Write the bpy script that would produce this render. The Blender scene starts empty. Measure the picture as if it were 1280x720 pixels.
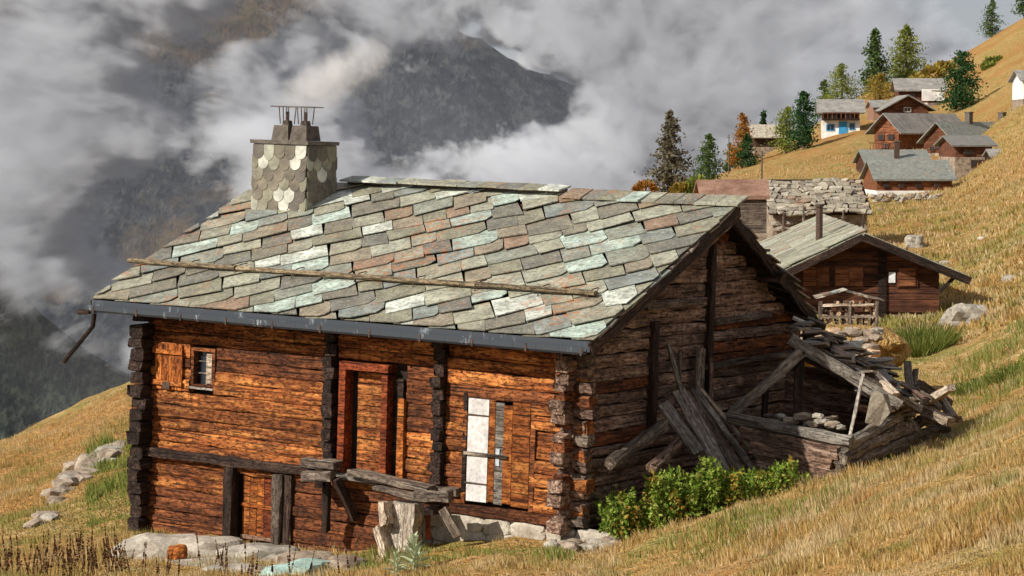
import bpy, bmesh, math, random
import numpy as np
from math import radians, sin, cos, pi, sqrt, atan2, floor
from mathutils import Vector, Matrix, noise as mnoise

random.seed(7); np.random.seed(7)
RNG = random.Random(11)
SC = bpy.context.scene
COL = SC.collection

# ------------------------------------------------------------------ camera
F = 2960.0; PITCH = radians(3.67)
cam_d = bpy.data.cameras.new('camera'); cam = bpy.data.objects.new('camera', cam_d); COL.objects.link(cam)
cam_d.sensor_width = 36.0; cam_d.lens = 36.0 * F / 1280.0
cam_d.clip_start = 0.5; cam_d.clip_end = 12000
cam.location = (0, 0, 0); cam.rotation_euler = (radians(90) - PITCH, 0, 0)
SC.camera = cam
SC.view_settings.view_transform = 'Standard'; SC.view_settings.look = 'None'
SC.view_settings.exposure = 0.30; SC.view_settings.gamma = 1.0
SC.cycles.volume_bounces = 2; SC.cycles.max_bounces = 6
SC.cycles.volume_step_rate = 0.5; SC.cycles.volume_max_steps = 128
SC.cycles.use_denoising = True

# ------------------------------------------------------------------ light
SUN_DIR = Vector((-0.87 * cos(radians(35)), -0.493 * cos(radians(35)), sin(radians(35))))
world = bpy.data.worlds.new("World"); SC.world = world; world.use_nodes = True
wn = world.node_tree.nodes; wl = world.node_tree.links; wn.clear()
sky = wn.new('ShaderNodeTexSky'); sky.sky_type = 'NISHITA'; sky.sun_disc = False
sky.sun_elevation = radians(35); sky.sun_rotation = atan2(SUN_DIR.x, SUN_DIR.y); sky.altitude = 2000
bg1 = wn.new('ShaderNodeBackground'); bg1.inputs[1].default_value = 0.10
wl.new(sky.outputs[0], bg1.inputs[0])
tc = wn.new('ShaderNodeTexCoord'); nz = wn.new('ShaderNodeTexNoise'); nz.inputs['Scale'].default_value = 2.5
nz.inputs['Detail'].default_value = 6; wl.new(tc.outputs['Generated'], nz.inputs['Vector'])
rp = wn.new('ShaderNodeValToRGB'); rp.color_ramp.elements[0].position = .3; rp.color_ramp.elements[1].position = .7
rp.color_ramp.elements[0].color = (.385, .395, .43, 1); rp.color_ramp.elements[1].color = (.545, .55, .58, 1)
wl.new(nz.outputs[0], rp.inputs[0])
bg2 = wn.new('ShaderNodeBackground'); bg2.inputs[1].default_value = 0.80; wl.new(rp.outputs[0], bg2.inputs[0])
mx = wn.new('ShaderNodeMixShader'); mx.inputs[0].default_value = 0.86
wl.new(bg1.outputs[0], mx.inputs[1]); wl.new(bg2.outputs[0], mx.inputs[2])
wo = wn.new('ShaderNodeOutputWorld'); wl.new(mx.outputs[0], wo.inputs[0])
sd = bpy.data.lights.new('sun', 'SUN'); sd.energy = 5.0; sd.angle = radians(0.6); sd.color = (1, .93, .82)
so = bpy.data.objects.new('sun', sd); COL.objects.link(so)
so.rotation_euler = SUN_DIR.to_track_quat('Z', 'Y').to_euler()

# ------------------------------------------------------------------ pixel <-> place helpers (photo measured at 1280x720)
def ray(u, v):
    x = (u - 640) / F; z = -(v - 360) / F
    return Vector((x, cos(PITCH) + z * sin(PITCH), z * cos(PITCH) - sin(PITCH)))
def P(u, v, Y):
    r = ray(u, v); return r * (Y / r.y)

# ------------------------------------------------------------------ object helpers
def tag(o, label=None, cat=None, group=None, kind=None):
    if label: o['label'] = label
    if cat: o['category'] = cat
    if group: o['group'] = group
    if kind: o['kind'] = kind
    return o
def mkmesh(name, V, Fc, mat, smooth=False):
    me = bpy.data.meshes.new(name); me.from_pydata([tuple(v) for v in V], [], Fc)
    if mat: me.materials.append(mat)
    if smooth: me.polygons.foreach_set('use_smooth', [True] * len(me.polygons))
    me.update(); return me
def mesh(name, V, Fc, mat, parent=None, smooth=False, mtx=None):
    o = bpy.data.objects.new(name, mkmesh(name, V, Fc, mat, smooth)); COL.objects.link(o)
    if parent: o.parent = parent
    if mtx is not None: o.matrix_local = mtx
    return o
def inst(name, me, parent=None, mtx=None):
    o = bpy.data.objects.new(name, me); COL.objects.link(o)
    if parent: o.parent = parent
    if mtx is not None: o.matrix_local = mtx
    return o
def empty(name, mtx, label=None, cat=None, group=None, kind=None):
    o = bpy.data.objects.new(name, None); COL.objects.link(o); o.empty_display_size = .2
    if isinstance(mtx, Matrix): o.matrix_world = mtx
    else: o.location = mtx
    return tag(o, label, cat, group, kind)
def nmesh(name, V, Q, mat, parent=None, smooth=False):
    """V (n,3) array, Q (m,k) int array"""
    me = bpy.data.meshes.new(name); n = len(V); m, k = Q.shape
    me.vertices.add(n); me.vertices.foreach_set('co', V.astype(np.float32).ravel())
    me.loops.add(m * k); me.loops.foreach_set('vertex_index', Q.astype(np.int32).ravel())
    me.polygons.add(m); me.polygons.foreach_set('loop_start', np.arange(0, m * k, k, dtype=np.int32))
    me.polygons.foreach_set('loop_total', np.full(m, k, dtype=np.int32))
    if smooth: me.polygons.foreach_set('use_smooth', np.ones(m, dtype=bool))
    me.update(calc_edges=True); me.validate()
    if mat: me.materials.append(mat)
    o = bpy.data.objects.new(name, me); COL.objects.link(o)
    if parent: o.parent = parent
    return o

class MB:
    """collects simple solids into one mesh"""
    def __init__(s): s.V = []; s.F = []
    def box(s, a, b, j=0):
        (x0, y0, z0), (x1, y1, z1) = a, b; n = len(s.V)
        for x, y, z in ((x0,y0,z0),(x1,y0,z0),(x1,y1,z0),(x0,y1,z0),(x0,y0,z1),(x1,y0,z1),(x1,y1,z1),(x0,y1,z1)):
            s.V.append((x + RNG.uniform(-j, j), y + RNG.uniform(-j, j), z + RNG.uniform(-j, j)))
        s.F += [tuple(n + i for i in f) for f in ((0,3,2,1),(4,5,6,7),(0,1,5,4),(1,2,6,5),(2,3,7,6),(3,0,4,7))]
        return s
    def prism(s, pts, off):
        """polygon pts (list of Vector) extruded by off"""
        n = len(s.V); k = len(pts); off = Vector(off)
        s.V += [tuple(p) for p in pts] + [tuple(Vector(p) + off) for p in pts]
        s.F += [tuple(range(n, n + k))[::-1], tuple(range(n + k, n + 2 * k))]
        s.F += [(n + i, n + (i + 1) % k, n + k + (i + 1) % k, n + k + i) for i in range(k)]
        return s
    def tube(s, pts, r, k=7, r1=None):
        pts = [Vector(p) for p in pts]; n0 = len(s.V); m = len(pts)
        for i, p in enumerate(pts):
            d = (pts[min(i + 1, m - 1)] - pts[max(i - 1, 0)]).normalized()
            a = d.orthogonal().normalized() if i == 0 else (a - d * a.dot(d)).normalized()
            b = d.cross(a); rr = r if r1 is None else r + (r1 - r) * i / (m - 1)
            for q in range(k):
                t = 2 * pi * q / k; s.V.append(tuple(p + (a * cos(t) + b * sin(t)) * rr))
        for i in range(m - 1):
            for q in range(k):
                a0 = n0 + i * k + q; a1 = n0 + i * k + (q + 1) % k
                s.F.append((a0, a1, a1 + k, a0 + k))
        s.F += [tuple(range(n0, n0 + k))[::-1], tuple(range(n0 + (m - 1) * k, n0 + m * k))]
        return s
    def build(s, name, mat, parent=None, mtx=None, smooth=False):
        return mesh(name, s.V, s.F, mat, parent, smooth, mtx)

# ------------------------------------------------------------------ materials
class NT:
    def __init__(s, name):
        s.m = bpy.data.materials.new(name); s.m.use_nodes = True; s.t = s.m.node_tree; s.t.nodes.clear()
    def n(s, typ, **kw):
        nd = s.t.nodes.new('ShaderNode' + typ)
        for k, v in kw.items(): setattr(nd, k, v)
        return nd
    def l(s, a, b): s.t.links.new(a, b)
    def val(s, sock, v):
        if hasattr(v, 'is_output') or hasattr(v, 'node'): s.l(v, sock)
        else: sock.default_value = v
    def math(s, op, a, b=0.0, clamp=False):
        nd = s.n('Math', operation=op, use_clamp=clamp); s.val(nd.inputs[0], a); s.val(nd.inputs[1], b); return nd.outputs[0]
    def noise(s, vec, scale, detail=4, rough=.55, dist=0.0):
        nd = s.n('TexNoise'); s.l(vec, nd.inputs['Vector']); nd.inputs['Scale'].default_value = scale
        nd.inputs['Detail'].default_value = detail; nd.inputs['Roughness'].default_value = rough
        nd.inputs['Distortion'].default_value = dist; return nd.outputs[0]
    def ramp(s, fac, stops, interp='LINEAR'):
        nd = s.n('ValToRGB'); cr = nd.color_ramp; cr.interpolation = interp
        while len(cr.elements) < len(stops): cr.elements.new(.5)
        for e, (p, c) in zip(cr.elements, stops):
            e.position = p; e.color = (c, c, c, 1) if not isinstance(c, tuple) else (*c, 1)
        s.l(fac, nd.inputs[0]); return nd.outputs[0]
    def mix(s, fac, a, b, typ='MIX'):
        nd = s.n('Mix', data_type='RGBA', blend_type=typ, clamp_factor=True)
        s.val(nd.inputs[0], fac)
        for i, c in ((6, a), (7, b)):
            if isinstance(c, tuple): nd.inputs[i].default_value = (*c, 1)
            else: s.l(c, nd.inputs[i])
        return nd.outputs[2]
    def mapping(s, vec, scale=(1, 1, 1), loc=(0, 0, 0)):
        nd = s.n('Mapping'); s.l(vec, nd.inputs[0]); nd.inputs['Scale'].default_value = scale
        nd.inputs['Location'].default_value = loc; return nd.outputs[0]
    def objvec(s, rnd=40.0):
        tcn = s.n('TexCoord'); oi = s.n('ObjectInfo')
        v = s.n('VectorMath', operation='SCALE'); v.inputs[0].default_value = (1, .7, .4)
        s.l(s.math('MULTIPLY', oi.outputs['Random'], rnd), v.inputs['Scale'])
        a = s.n('VectorMath', operation='ADD'); s.l(tcn.outputs['Object'], a.inputs[0]); s.l(v.outputs[0], a.inputs[1])
        s.rnd = oi.outputs['Random']; return a.outputs[0]
    def pos(s): return s.n('NewGeometry').outputs['Position']
    def finish(s, col, rough=.85, bump=None, bs=.5, bd=.02, spec=.25, metal=0.0):
        p = s.n('BsdfPrincipled'); s.val(p.inputs['Base Color'], (*col, 1) if isinstance(col, tuple) else col)
        s.val(p.inputs['Roughness'], rough); p.inputs['Specular IOR Level'].default_value = spec
        p.inputs['Metallic'].default_value = metal
        if bump is not None:
            b = s.n('Bump'); s.l(bump, b.inputs['Height']); b.inputs['Strength'].default_value = bs
            b.inputs['Distance'].default_value = bd; s.l(b.outputs[0], p.inputs['Normal'])
        o = s.n('OutputMaterial'); s.l(p.outputs[0], o.inputs[0]); s.p = p; return s.m

def wood(name, dark, mid, light, fleck=.5, grain=12, bd=.03, hewn=0.0):
    """timber with its length along local X"""
    t = NT(name); v = t.objvec()
    g = t.noise(t.mapping(v, (1.1, grain, grain)), 1.0, 6, .65)
    c = t.ramp(g, [(.28, dark), (.48, mid), (.68, light)])
    blot = t.noise(v, 1.7, 6, .7)
    c = t.mix(t.ramp(blot, [(.42, 0.0), (.68, .75)]), c, dark)
    ran = t.ramp(t.rnd, [(0, .62), (.5, 1.0), (1, 1.3)])
    c = t.mix(1.0, c, ran, 'MULTIPLY')
    cr = t.noise(t.mapping(v, (.9, 30, 30)), 1.0, 4, .6)
    crack = t.ramp(cr, [(.34, 1.0), (.42, 0.0)])
    c = t.mix(t.math('MULTIPLY', crack, .85), c, (.008, .005, .004))
    h = t.math('SUBTRACT', g, t.math('MULTIPLY', crack, .8))
    if fleck:
        fl = t.noise(t.mapping(v, (10, 20, 26)), 1.0, 5, .7)
        fk = t.ramp(fl, [(.52, 0.0), (.62, 1.0)])
        c = t.mix(t.math('MULTIPLY', fk, fleck), c, tuple(x * .3 for x in dark))
        h = t.math('SUBTRACT', h, t.math('MULTIPLY', fk, .7))
    return t.finish(c, .82, h, .9, bd)

M = {}
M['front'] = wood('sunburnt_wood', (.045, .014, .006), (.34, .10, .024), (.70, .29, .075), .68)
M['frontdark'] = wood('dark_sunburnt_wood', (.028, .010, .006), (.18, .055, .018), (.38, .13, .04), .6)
M['gable'] = wood('weathered_brown_wood', (.055, .031, .022), (.25, .15, .105), (.50, .36, .27), .55)
M['post'] = wood('sooty_wood', (.012, .007, .006), (.038, .022, .016), (.10, .06, .042), .3)
M['grey'] = wood('silver_grey_wood', (.10, .082, .068), (.28, .245, .21), (.50, .46, .40), .12, 16)
M['greydark'] = wood('grey_brown_wood', (.05, .036, .028), (.17, .13, .10), (.34, .28, .22), .2, 14)
M['orange'] = wood('orange_wood', (.10, .025, .008), (.46, .13, .022), (.74, .30, .07), .5, 9)
M['redframe'] = wood('red_frame_wood', (.07, .015, .006), (.25, .05, .014), (.46, .12, .03), .45, 9)
M['pale'] = wood('pale_wood', (.3, .22, .15), (.55, .44, .33), (.75, .64, .52), .05, 9)
M['mosspole'] = wood('mossy_pole', (.12, .085, .05), (.28, .21, .13), (.40, .33, .20), .3, 8)
M['palepost'] = wood('whitewashed_post', (.22, .17, .13), (.42, .36, .29), (.62, .56, .48), .1, 7)
M['fire'] = wood('split_firewood', (.2, .12, .07), (.5, .33, .2), (.75, .58, .42), .0, 9)
M['farwood'] = wood('far_wood', (.035, .014, .009), (.10, .038, .02), (.20, .08, .04), .0, 6)
M['farorange'] = wood('far_orange_wood', (.06, .022, .011), (.17, .06, .027), (.34, .14, .06), .0, 6)

def slate(name, stops, lichen=.5, rough=.62, mott=1.0):
    t = NT(name); v = t.objvec(60.0)
    c = t.ramp(t.rnd, stops, 'CONSTANT')
    n1 = t.noise(v, 3.2, 5, .6); n2 = t.noise(v, 14, 4, .65)
    c = t.mix(1.0, c, t.ramp(n1, [(.3, .46), (.7, 1.16)]), 'MULTIPLY')
    c = t.mix(t.math('MULTIPLY', t.ramp(t.noise(t.pos(), 2.4, 4, .6), [(.48, 0.0), (.66, 1.0)]), .45 * mott), c, (.19, .16, .11))
    c = t.mix(t.math('MULTIPLY', t.ramp(n2, [(.48, 0.0), (.60, 1.0)]), .55 * mott), c, (.09, .08, .06))
    c = t.mix(t.math('MULTIPLY', t.ramp(t.noise(v, 22, 4, .7), [(.54, 0.0), (.64, 1.0)]), .35 * mott), c, (.50, .50, .42))
    w = t.pos(); l1 = t.noise(w, .8, 3, .5); l2 = t.noise(w, 8, 4, .6)
    lm = t.math('MULTIPLY', t.ramp(l1, [(.54, 0.0), (.64, 1.0)]), t.ramp(l2, [(.50, 0.0), (.60, 1.0)]))
    c = t.mix(t.math('MULTIPLY', lm, lichen), c, (.42, .13, .035))
    y2 = t.math('MULTIPLY', t.ramp(t.noise(w, 1.3, 3), [(.5, 0.0), (.65, 1.0)]), t.ramp(t.noise(w, 18, 3), [(.55, 0.0), (.62, 1.0)]))
    c = t.mix(t.math('MULTIPLY', y2, .5 * lichen), c, (.5, .46, .18))
    return t.finish(c, rough, t.math('ADD', n1, t.math('MULTIPLY', n2, .5)), .7, .03, .4)
ROOFSTOPS = [(0, (.25, .24, .17)), (.12, (.33, .32, .24)), (.24, (.17, .165, .14)), (.34, (.31, .26, .185)), (.44, (.26, .28, .23)),
             (.55, (.38, .38, .29)), (.65, (.20, .18, .14)), (.71, (.29, .185, .12)), (.76, (.25, .28, .26)), (.83, (.46, .56, .49)), (.93, (.62, .66, .58))]
M['slate'] = slate('roof_slate', ROOFSTOPS, .55)
M['scale'] = slate('chimney_slate', [(0, (.25, .23, .16)), (.2, (.15, .125, .09)), (.40, (.31, .30, .22)), (.56, (.20, .17, .12)), (.70, (.40, .40, .31)), (.79, (.12, .10, .08)), (.89, (.60, .59, .50))], .0, .62, .25)
M['brokenslate'] = slate('broken_slate', [(0, (.12, .085, .065)), (.3, (.20, .15, .12)), (.5, (.26, .2, .15)), (.7, (.15, .14, .13)), (.86, (.27, .31, .29)), (.95, (.4, .38, .34))], .6)
M['paleslate'] = slate('pale_slate', [(0, (.38, .33, .25)), (.3, (.48, .43, .33)), (.55, (.30, .25, .19)), (.75, (.56, .50, .40)), (.9, (.22, .18, .14))], .5)
M['mossslate'] = slate('moss_slate', [(0, (.34, .33, .24)), (.3, (.42, .42, .31)), (.55, (.28, .27, .20)), (.75, (.48, .47, .37)), (.9, (.36, .28, .20))], .4)
M['villageslate'] = slate('village_slate', [(0, (.27, .28, .25)), (.35, (.22, .24, .22)), (.6, (.30, .29, .24)), (.8, (.18, .18, .17))], .2)

def simple(name, c1, c2, scale=4, rough=.8, bump=.6, bd=.03, metal=0, spec=.3, detail=5):
    t = NT(name); v = t.objvec(); n1 = t.noise(v, scale, detail, .6); n2 = t.noise(v, scale * 6, 3, .6)
    c = t.ramp(n1, [(.32, c1), (.68, c2)])
    c = t.mix(1.0, c, t.ramp(n2, [(.3, .72), (.7, 1.2)]), 'MULTIPLY')
    return t.finish(c, rough, t.math('ADD', n1, t.math('MULTIPLY', n2, .35)), bump, bd, spec, metal)
M['stone'] = simple('grey_stone', (.17, .15, .12), (.46, .42, .35), 3)
M['stonebrown'] = simple('brown_stone', (.14, .10, .07), (.42, .34, .26), 3)
M['greenstone'] = simple('green_stone', (.22, .33, .29), (.42, .56, .50), 3)
M['mortar'] = simple('mortar', (.26, .22, .17), (.54, .49, .41), 4)
M['chcap'] = simple('chimney_cap', (.07, .06, .05), (.17, .145, .12), 6)
M['pot'] = simple('chimney_pot', (.06, .05, .04), (.15, .125, .10), 8)
def metalmat():
    t = NT('dark_sheet_metal'); v = t.objvec(0.0); a = t.noise(t.mapping(v, (2.2, 3, 1.2)), 1.0, 5, .7); b = t.noise(t.mapping(v, (14, 2, 4)), 1.0, 4, .7)
    c = t.mix(t.math('MULTIPLY', t.ramp(a, [(.54, 0.0), (.70, .8)]), t.ramp(b, [(.50, 0.0), (.62, 1.0)])), (.04, .048, .060), (.55, .60, .66))
    return t.finish(c, .5, b, .2, .01, .4)
M['metal'] = metalmat()
M['streak'] = simple('bleached_metal', (.25, .29, .33), (.62, .68, .72), 9, .6, .2, .01)
M['iron'] = simple('rusty_iron', (.03, .022, .018), (.12, .07, .05), 20, .7)
M['white'] = simple('white_paint', (.46, .44, .43), (.66, .64, .625), 3, .7, .1, .01)
M['plaster'] = simple('white_plaster', (.70, .69, .66), (.80, .79, .76), .15, .9, .1)
M['blue'] = simple('blue_paint', (.03, .22, .45), (.05, .32, .60), 2, .6)
M['glass'] = simple('dark_glass', (.008, .009, .012), (.03, .035, .045), 1, .12, .05, .01, 0, .6)
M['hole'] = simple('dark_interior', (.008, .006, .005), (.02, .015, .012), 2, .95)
M['wallcore'] = simple('dark_wall_core', (.012, .008, .006), (.035, .022, .016), 4, .95)  # colour of the added core that blocks light behind the logs
M['bark'] = simple('bark', (.07, .05, .04), (.18, .14, .11), 6, .9)
M['farroof'] = simple('far_grey_roof', (.17, .16, .15), (.32, .30, .27), 1.2, .8)
M['rustroof'] = simple('rust_roof', (.16, .08, .05), (.34, .2, .14), 1.2, .8)
M['cloth'] = simple('paper_notice', (.7, .72, .75), (.85, .86, .88), 2, .7)

def leafmat(name, cols, trans=.35, patch=None):
    t = NT(name); g = t.n('NewGeometry')
    c = t.ramp(g.outputs['Random Per Island'], [(i / max(1, len(cols) - 1), k) for i, k in enumerate(cols)])
    if patch:
        for sc_, lo, hi, pc, am in patch:
            c = t.mix(t.math('MULTIPLY', t.ramp(t.noise(g.outputs['Position'], sc_, 3), [(lo, 0.0), (hi, 1.0)]), am), c, pc)
    d = t.n('BsdfDiffuse'); tr = t.n('BsdfTranslucent'); t.l(c, d.inputs[0]); t.l(c, tr.inputs[0])
    m = t.n('MixShader'); m.inputs[0].default_value = trans; t.l(d.outputs[0], m.inputs[1]); t.l(tr.outputs[0], m.inputs[2])
    o = t.n('OutputMaterial'); t.l(m.outputs[0], o.inputs[0]); return t.m
PATCH = [(.16, .50, .60, (.22, .25, .06), .65), (.40, .52, .64, (.42, .20, .06), .5), (.8, .50, .58, (.66, .54, .33), .65), (1.7, .55, .64, (.19, .22, .05), .6), (2.6, .57, .64, (.20, .11, .03), .5)]
M['grass'] = leafmat('dry_grass', [(.34, .185, .05), (.53, .34, .12), (.66, .47, .20), (.32, .25, .08), (.78, .62, .36)], .35, PATCH)
M['greengrass'] = leafmat('green_grass', [(.10, .15, .03), (.22, .26, .06), (.30, .30, .09)], .35)
M['rustweed'] = leafmat('rust_weed', [(.20, .08, .03), (.34, .16, .06), (.40, .26, .10)], .3)
M['strawweed'] = leafmat('straw_weed', [(.5, .38, .18), (.70, .58, .34), (.78, .68, .45)], .3)
M['nettle'] = leafmat('nettle_leaf', [(.07, .13, .02), (.15, .24, .035), (.27, .36, .06), (.42, .43, .12)], .35)
M['dock'] = leafmat('dock_stalk', [(.04, .018, .012), (.10, .045, .028), (.16, .085, .045), (.14, .12, .05)], .2)
M['sage'] = leafmat('sage_leaf', [(.28, .33, .20), (.42, .47, .30), (.55, .58, .40)], .3)
def ground_material():
    t = NT('hillside_grass'); w = t.pos()
    fine = t.noise(w, 2.6, 5, .7); mid = t.noise(w, .5, 4, .6); big = t.noise(w, .07, 3, .6)
    st = t.noise(t.mapping(w, (1, 1, .4)), 7, 3, .7)
    c = t.ramp(fine, [(.30, (.19, .105, .033)), (.5, (.43, .27, .09)), (.68, (.64, .47, .24))])
    c = t.mix(t.math('MULTIPLY', t.ramp(mid, [(.50, 0.0), (.64, 1.0)]), .65), c, (.21, .235, .055))
    c = t.mix(t.math('MULTIPLY', t.ramp(big, [(.44, 0.0), (.60, 1.0)]), .6), c, (.40, .18, .055))
    c = t.mix(t.math('MULTIPLY', t.ramp(st, [(.50, 0.0), (.70, 1.0)]), .45), c, (.13, .08, .025))
    return t.finish(c, .95, t.math('ADD', fine, st), 1.0, .25, .1)
M['ground'] = ground_material()
def mountain_material():
    t = NT('mountain_forest'); w = t.pos()
    n = t.noise(w, .006, 5, .6); f = t.math('ADD', t.math('MULTIPLY', t.noise(w, .05, 6, .75), .5), t.math('MULTIPLY', t.noise(t.mapping(w, (1, .25, .6)), .22, 5, .75), .5)); n2 = t.noise(w, .012, 4, .6)
    forest = t.ramp(f, [(.42, (.008, .014, .028)), (.50, (.035, .045, .06)), (.58, (.11, .12, .12))])
    meadow = t.ramp(n2, [(.35, (.09, .07, .055)), (.6, (.17, .115, .065)), (.75, (.15, .13, .06))])
    sep = t.n('SeparateXYZ'); t.l(w, sep.inputs[0])
    high = t.math('MULTIPLY', t.math('ADD', sep.outputs[2], -70.0), .0016, True)
    k = t.math('ADD', n, high)
    c = t.mix(t.math('MULTIPLY', t.ramp(k, [(.51, 0.0), (.60, 1.0)]), t.ramp(f, [(.40, .2), (.55, 1.0)])), forest, meadow)
    return t.finish(c, .95, f, 1.0, 22, .05)
M['mount'] = mountain_material()
def forest_material():
    t = NT('valley_forest'); w = t.pos(); f = t.math('ADD', t.math('MULTIPLY', t.noise(w, .09, 5, .7), .5), t.math('MULTIPLY', t.noise(t.mapping(w, (1, .25, .6)), .38, 4, .7), .5)); g = t.noise(w, .02, 3)
    c = t.ramp(f, [(.41, (.008, .014, .020)), (.50, (.035, .05, .048)), (.58, (.10, .12, .10))]); c = t.mix(t.math('MULTIPLY', t.ramp(g, [(.55, 0.0), (.7, 1.0)]), .4), c, (.09, .085, .05))
    return t.finish(c, .95, f, 1.0, 14, .05)
M['forest'] = forest_material()

# ------------------------------------------------------------------ terrain
TY = [3, 8, 14, 20, 24, 28, 32, 36, 40, 46, 55, 65, 75, 90, 110, 150, 200, 250, 300, 350, 400, 440, 600, 900]
def prof(pts, near, tail):
    """pts [(Y, v)] -> z at TY ; near z at 3 ; tail z at 600"""
    ys = [3] + [p[0] for p in pts] + [600, 900]
    zs = [near] + [float(P(640, p[1], p[0]).z) for p in pts] + [tail, tail * 1.6]
    return np.interp(np.log(TY), np.log(ys), zs)
COLS = [
 (-1600, prof([(14, 900), (28, 840), (36, 800), (60, 760), (90, 900), (200, 1500)], -3.5, -250)),
 (-300, prof([(14, 860), (28, 770), (36, 745), (46, 700), (60, 640), (80, 660), (120, 800), (300, 1100)], -2.6, -240)),
 (0, prof([(14, 850), (28, 740), (36, 722), (46, 640), (60, 545), (68, 548), (90, 640), (150, 800), (300, 1000)], -2.3, -220)),
 (160, prof([(14, 850), (28, 745), (36, 708), (40, 672), (50, 570), (62, 474), (72, 470), (90, 520), (120, 600), (200, 760), (300, 900)], -2.1, -210)),
 (400, prof([(14, 850), (28, 760), (34, 738), (38, 700), (44, 640), (50, 550), (70, 430), (100, 410), (150, 470), (300, 700)], -1.9, -180)),
 (640, prof([(14, 850), (26, 760), (34, 700), (40, 640), (50, 540), (70, 420), (100, 350), (150, 310), (220, 330), (350, 500)], -1.8, -150)),
 (760, prof([(14, 850), (24, 775), (30, 730), (35, 694), (38, 664), (46, 570), (70, 410), (100, 330), (150, 280), (220, 262), (280, 262), (350, 300)], -1.7, -120)),
 (900, prof([(14, 845), (22, 765), (28, 706), (32, 668), (36, 634), (41, 600), (50, 515), (70, 400), (100, 325), (150, 275), (200, 250), (260, 222), (300, 212), (350, 235)], -1.6, -90)),
 (1060, prof([(14, 830), (20, 755), (25, 675), (30, 624), (34, 612), (41, 575), (50, 505), (60, 455), (72, 402), (90, 352), (115, 298), (150, 272), (190, 256), (230, 205), (270, 172), (330, 135), (400, 118), (430, 125)], -1.5, -30)),
 (1200, prof([(14, 815), (20, 715), (24, 632), (28, 584), (34, 572), (41, 558), (50, 490), (60, 430), (72, 398), (90, 350), (115, 300), (145, 254), (165, 256), (200, 230), (250, 172), (300, 135), (350, 98), (410, 68), (440, 74)], -1.4, -25)),
 (1280, prof([(14, 800), (20, 690), (24, 605), (28, 558), (34, 545), (41, 515), (50, 450), (60, 400), (72, 360), (90, 310), (115, 262), (145, 220), (170, 200), (200, 160), (250, 120), (300, 85), (350, 50), (410, 12), (440, 18)], -1.3, -5)),
 (1500, prof([(14, 760), (20, 600), (28, 440), (41, 380), (60, 280), (90, 180), (145, 100), (200, 50), (300, 20), (420, -50)], -1.1, 20)),
 (3200, prof([(14, 500), (28, 200), (41, 50), (90, -100), (200, -200), (420, -200)], -.5, 60)),
]
CU = np.array([c[0] for c in COLS], float); CZ = np.array([c[1] for c in COLS])
GU = np.concatenate([np.arange(-1600, -200, 60), np.arange(-200, 1500, 7), np.arange(1500, 3201, 60)]).astype(float)
GL = np.linspace(math.log(3), math.log(900), 470)
_t1 = np.array([np.interp(GU, CU, CZ[:, j]) for j in range(len(TY))])          # (TY, GU)
GZ = np.array([np.interp(GL, np.log(TY), _t1[:, i]) for i in range(len(GU))]).T     # (GL, GU)
def blur(a, k, ax):
    ker = np.hanning(2 * k + 3)[1:-1]; ker /= ker.sum()
    pad = [(0, 0), (0, 0)]; pad[ax] = (k, k); b = np.pad(a, pad, mode='edge')
    return sum(w * np.take(b, range(i, i + a.shape[ax]), axis=ax) for i, w in enumerate(ker))
GZ = blur(blur(GZ, 3, 0), 8, 1)
_mu = np.interp(np.linspace(GU[0], GU[-1], 10), [0, 1], [0, 1])
GYv = np.exp(GL); GX = (GU[None, :] - 640) / F * GYv[:, None]; GYY = np.repeat(GYv[:, None], len(GU), 1)
for i in range(len(GL)):
    a = min(.2, .05 + GYv[i] * .003)
    for j in range(len(GU)):
        x, y = GX[i, j], GYv[i]
        n = mnoise.noise((x * .45, y * .45, 3.1)) + .6 * mnoise.noise((x * 1.5, y * 1.5, 7.7))
        if y > 90: n += 3.0 * mnoise.noise((x * .05, y * .05, 1.1)) + 1.2 * mnoise.noise((x * .15, y * .15, 5.1))
        GZ[i, j] += a * n * (1 if y > 25 else .5)
def ground(x, y):
    y = max(y, 3.01); u = 640 + F * x / y
    fi = (math.log(y) - GL[0]) / (GL[1] - GL[0]); i = int(min(max(floor(fi), 0), len(GL) - 2)); fy = min(max(fi - i, 0), 1)
    j = int(np.clip(np.searchsorted(GU, u) - 1, 0, len(GU) - 2)); fu = min(max((u - GU[j]) / (GU[j + 1] - GU[j]), 0), 1)
    return float((GZ[i, j] * (1 - fu) + GZ[i, j + 1] * fu) * (1 - fy) + (GZ[i + 1, j] * (1 - fu) + GZ[i + 1, j + 1] * fu) * fy)
def GP(u, v, y0=20.0, y1=440.0):
    """ground point seen at a photo pixel, first hit beyond y0"""
    Y = y0; best = None
    while Y < y1:
        p = P(u, v, Y); d = p.z - ground(p.x, p.y)
        if d <= 0: return Vector((p.x, p.y, ground(p.x, p.y)))
        if best is None or d < best[0]: best = (d, p)
        Y *= 1.006
    p = best[1]; return Vector((p.x, p.y, ground(p.x, p.y)))
ni, nj = GZ.shape
V = np.stack([GX, GYY, GZ], -1).reshape(-1, 3); idx = np.arange(ni * nj).reshape(ni, nj)
Q = np.stack([idx[:-1, :-1], idx[:-1, 1:], idx[1:, 1:], idx[1:, :-1]], -1).reshape(-1, 4)
hill = nmesh('hillside', V, Q, M['ground'], smooth=True)
tag(hill, 'steep golden hillside of dry grass rising to the right', kind='structure')

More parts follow.
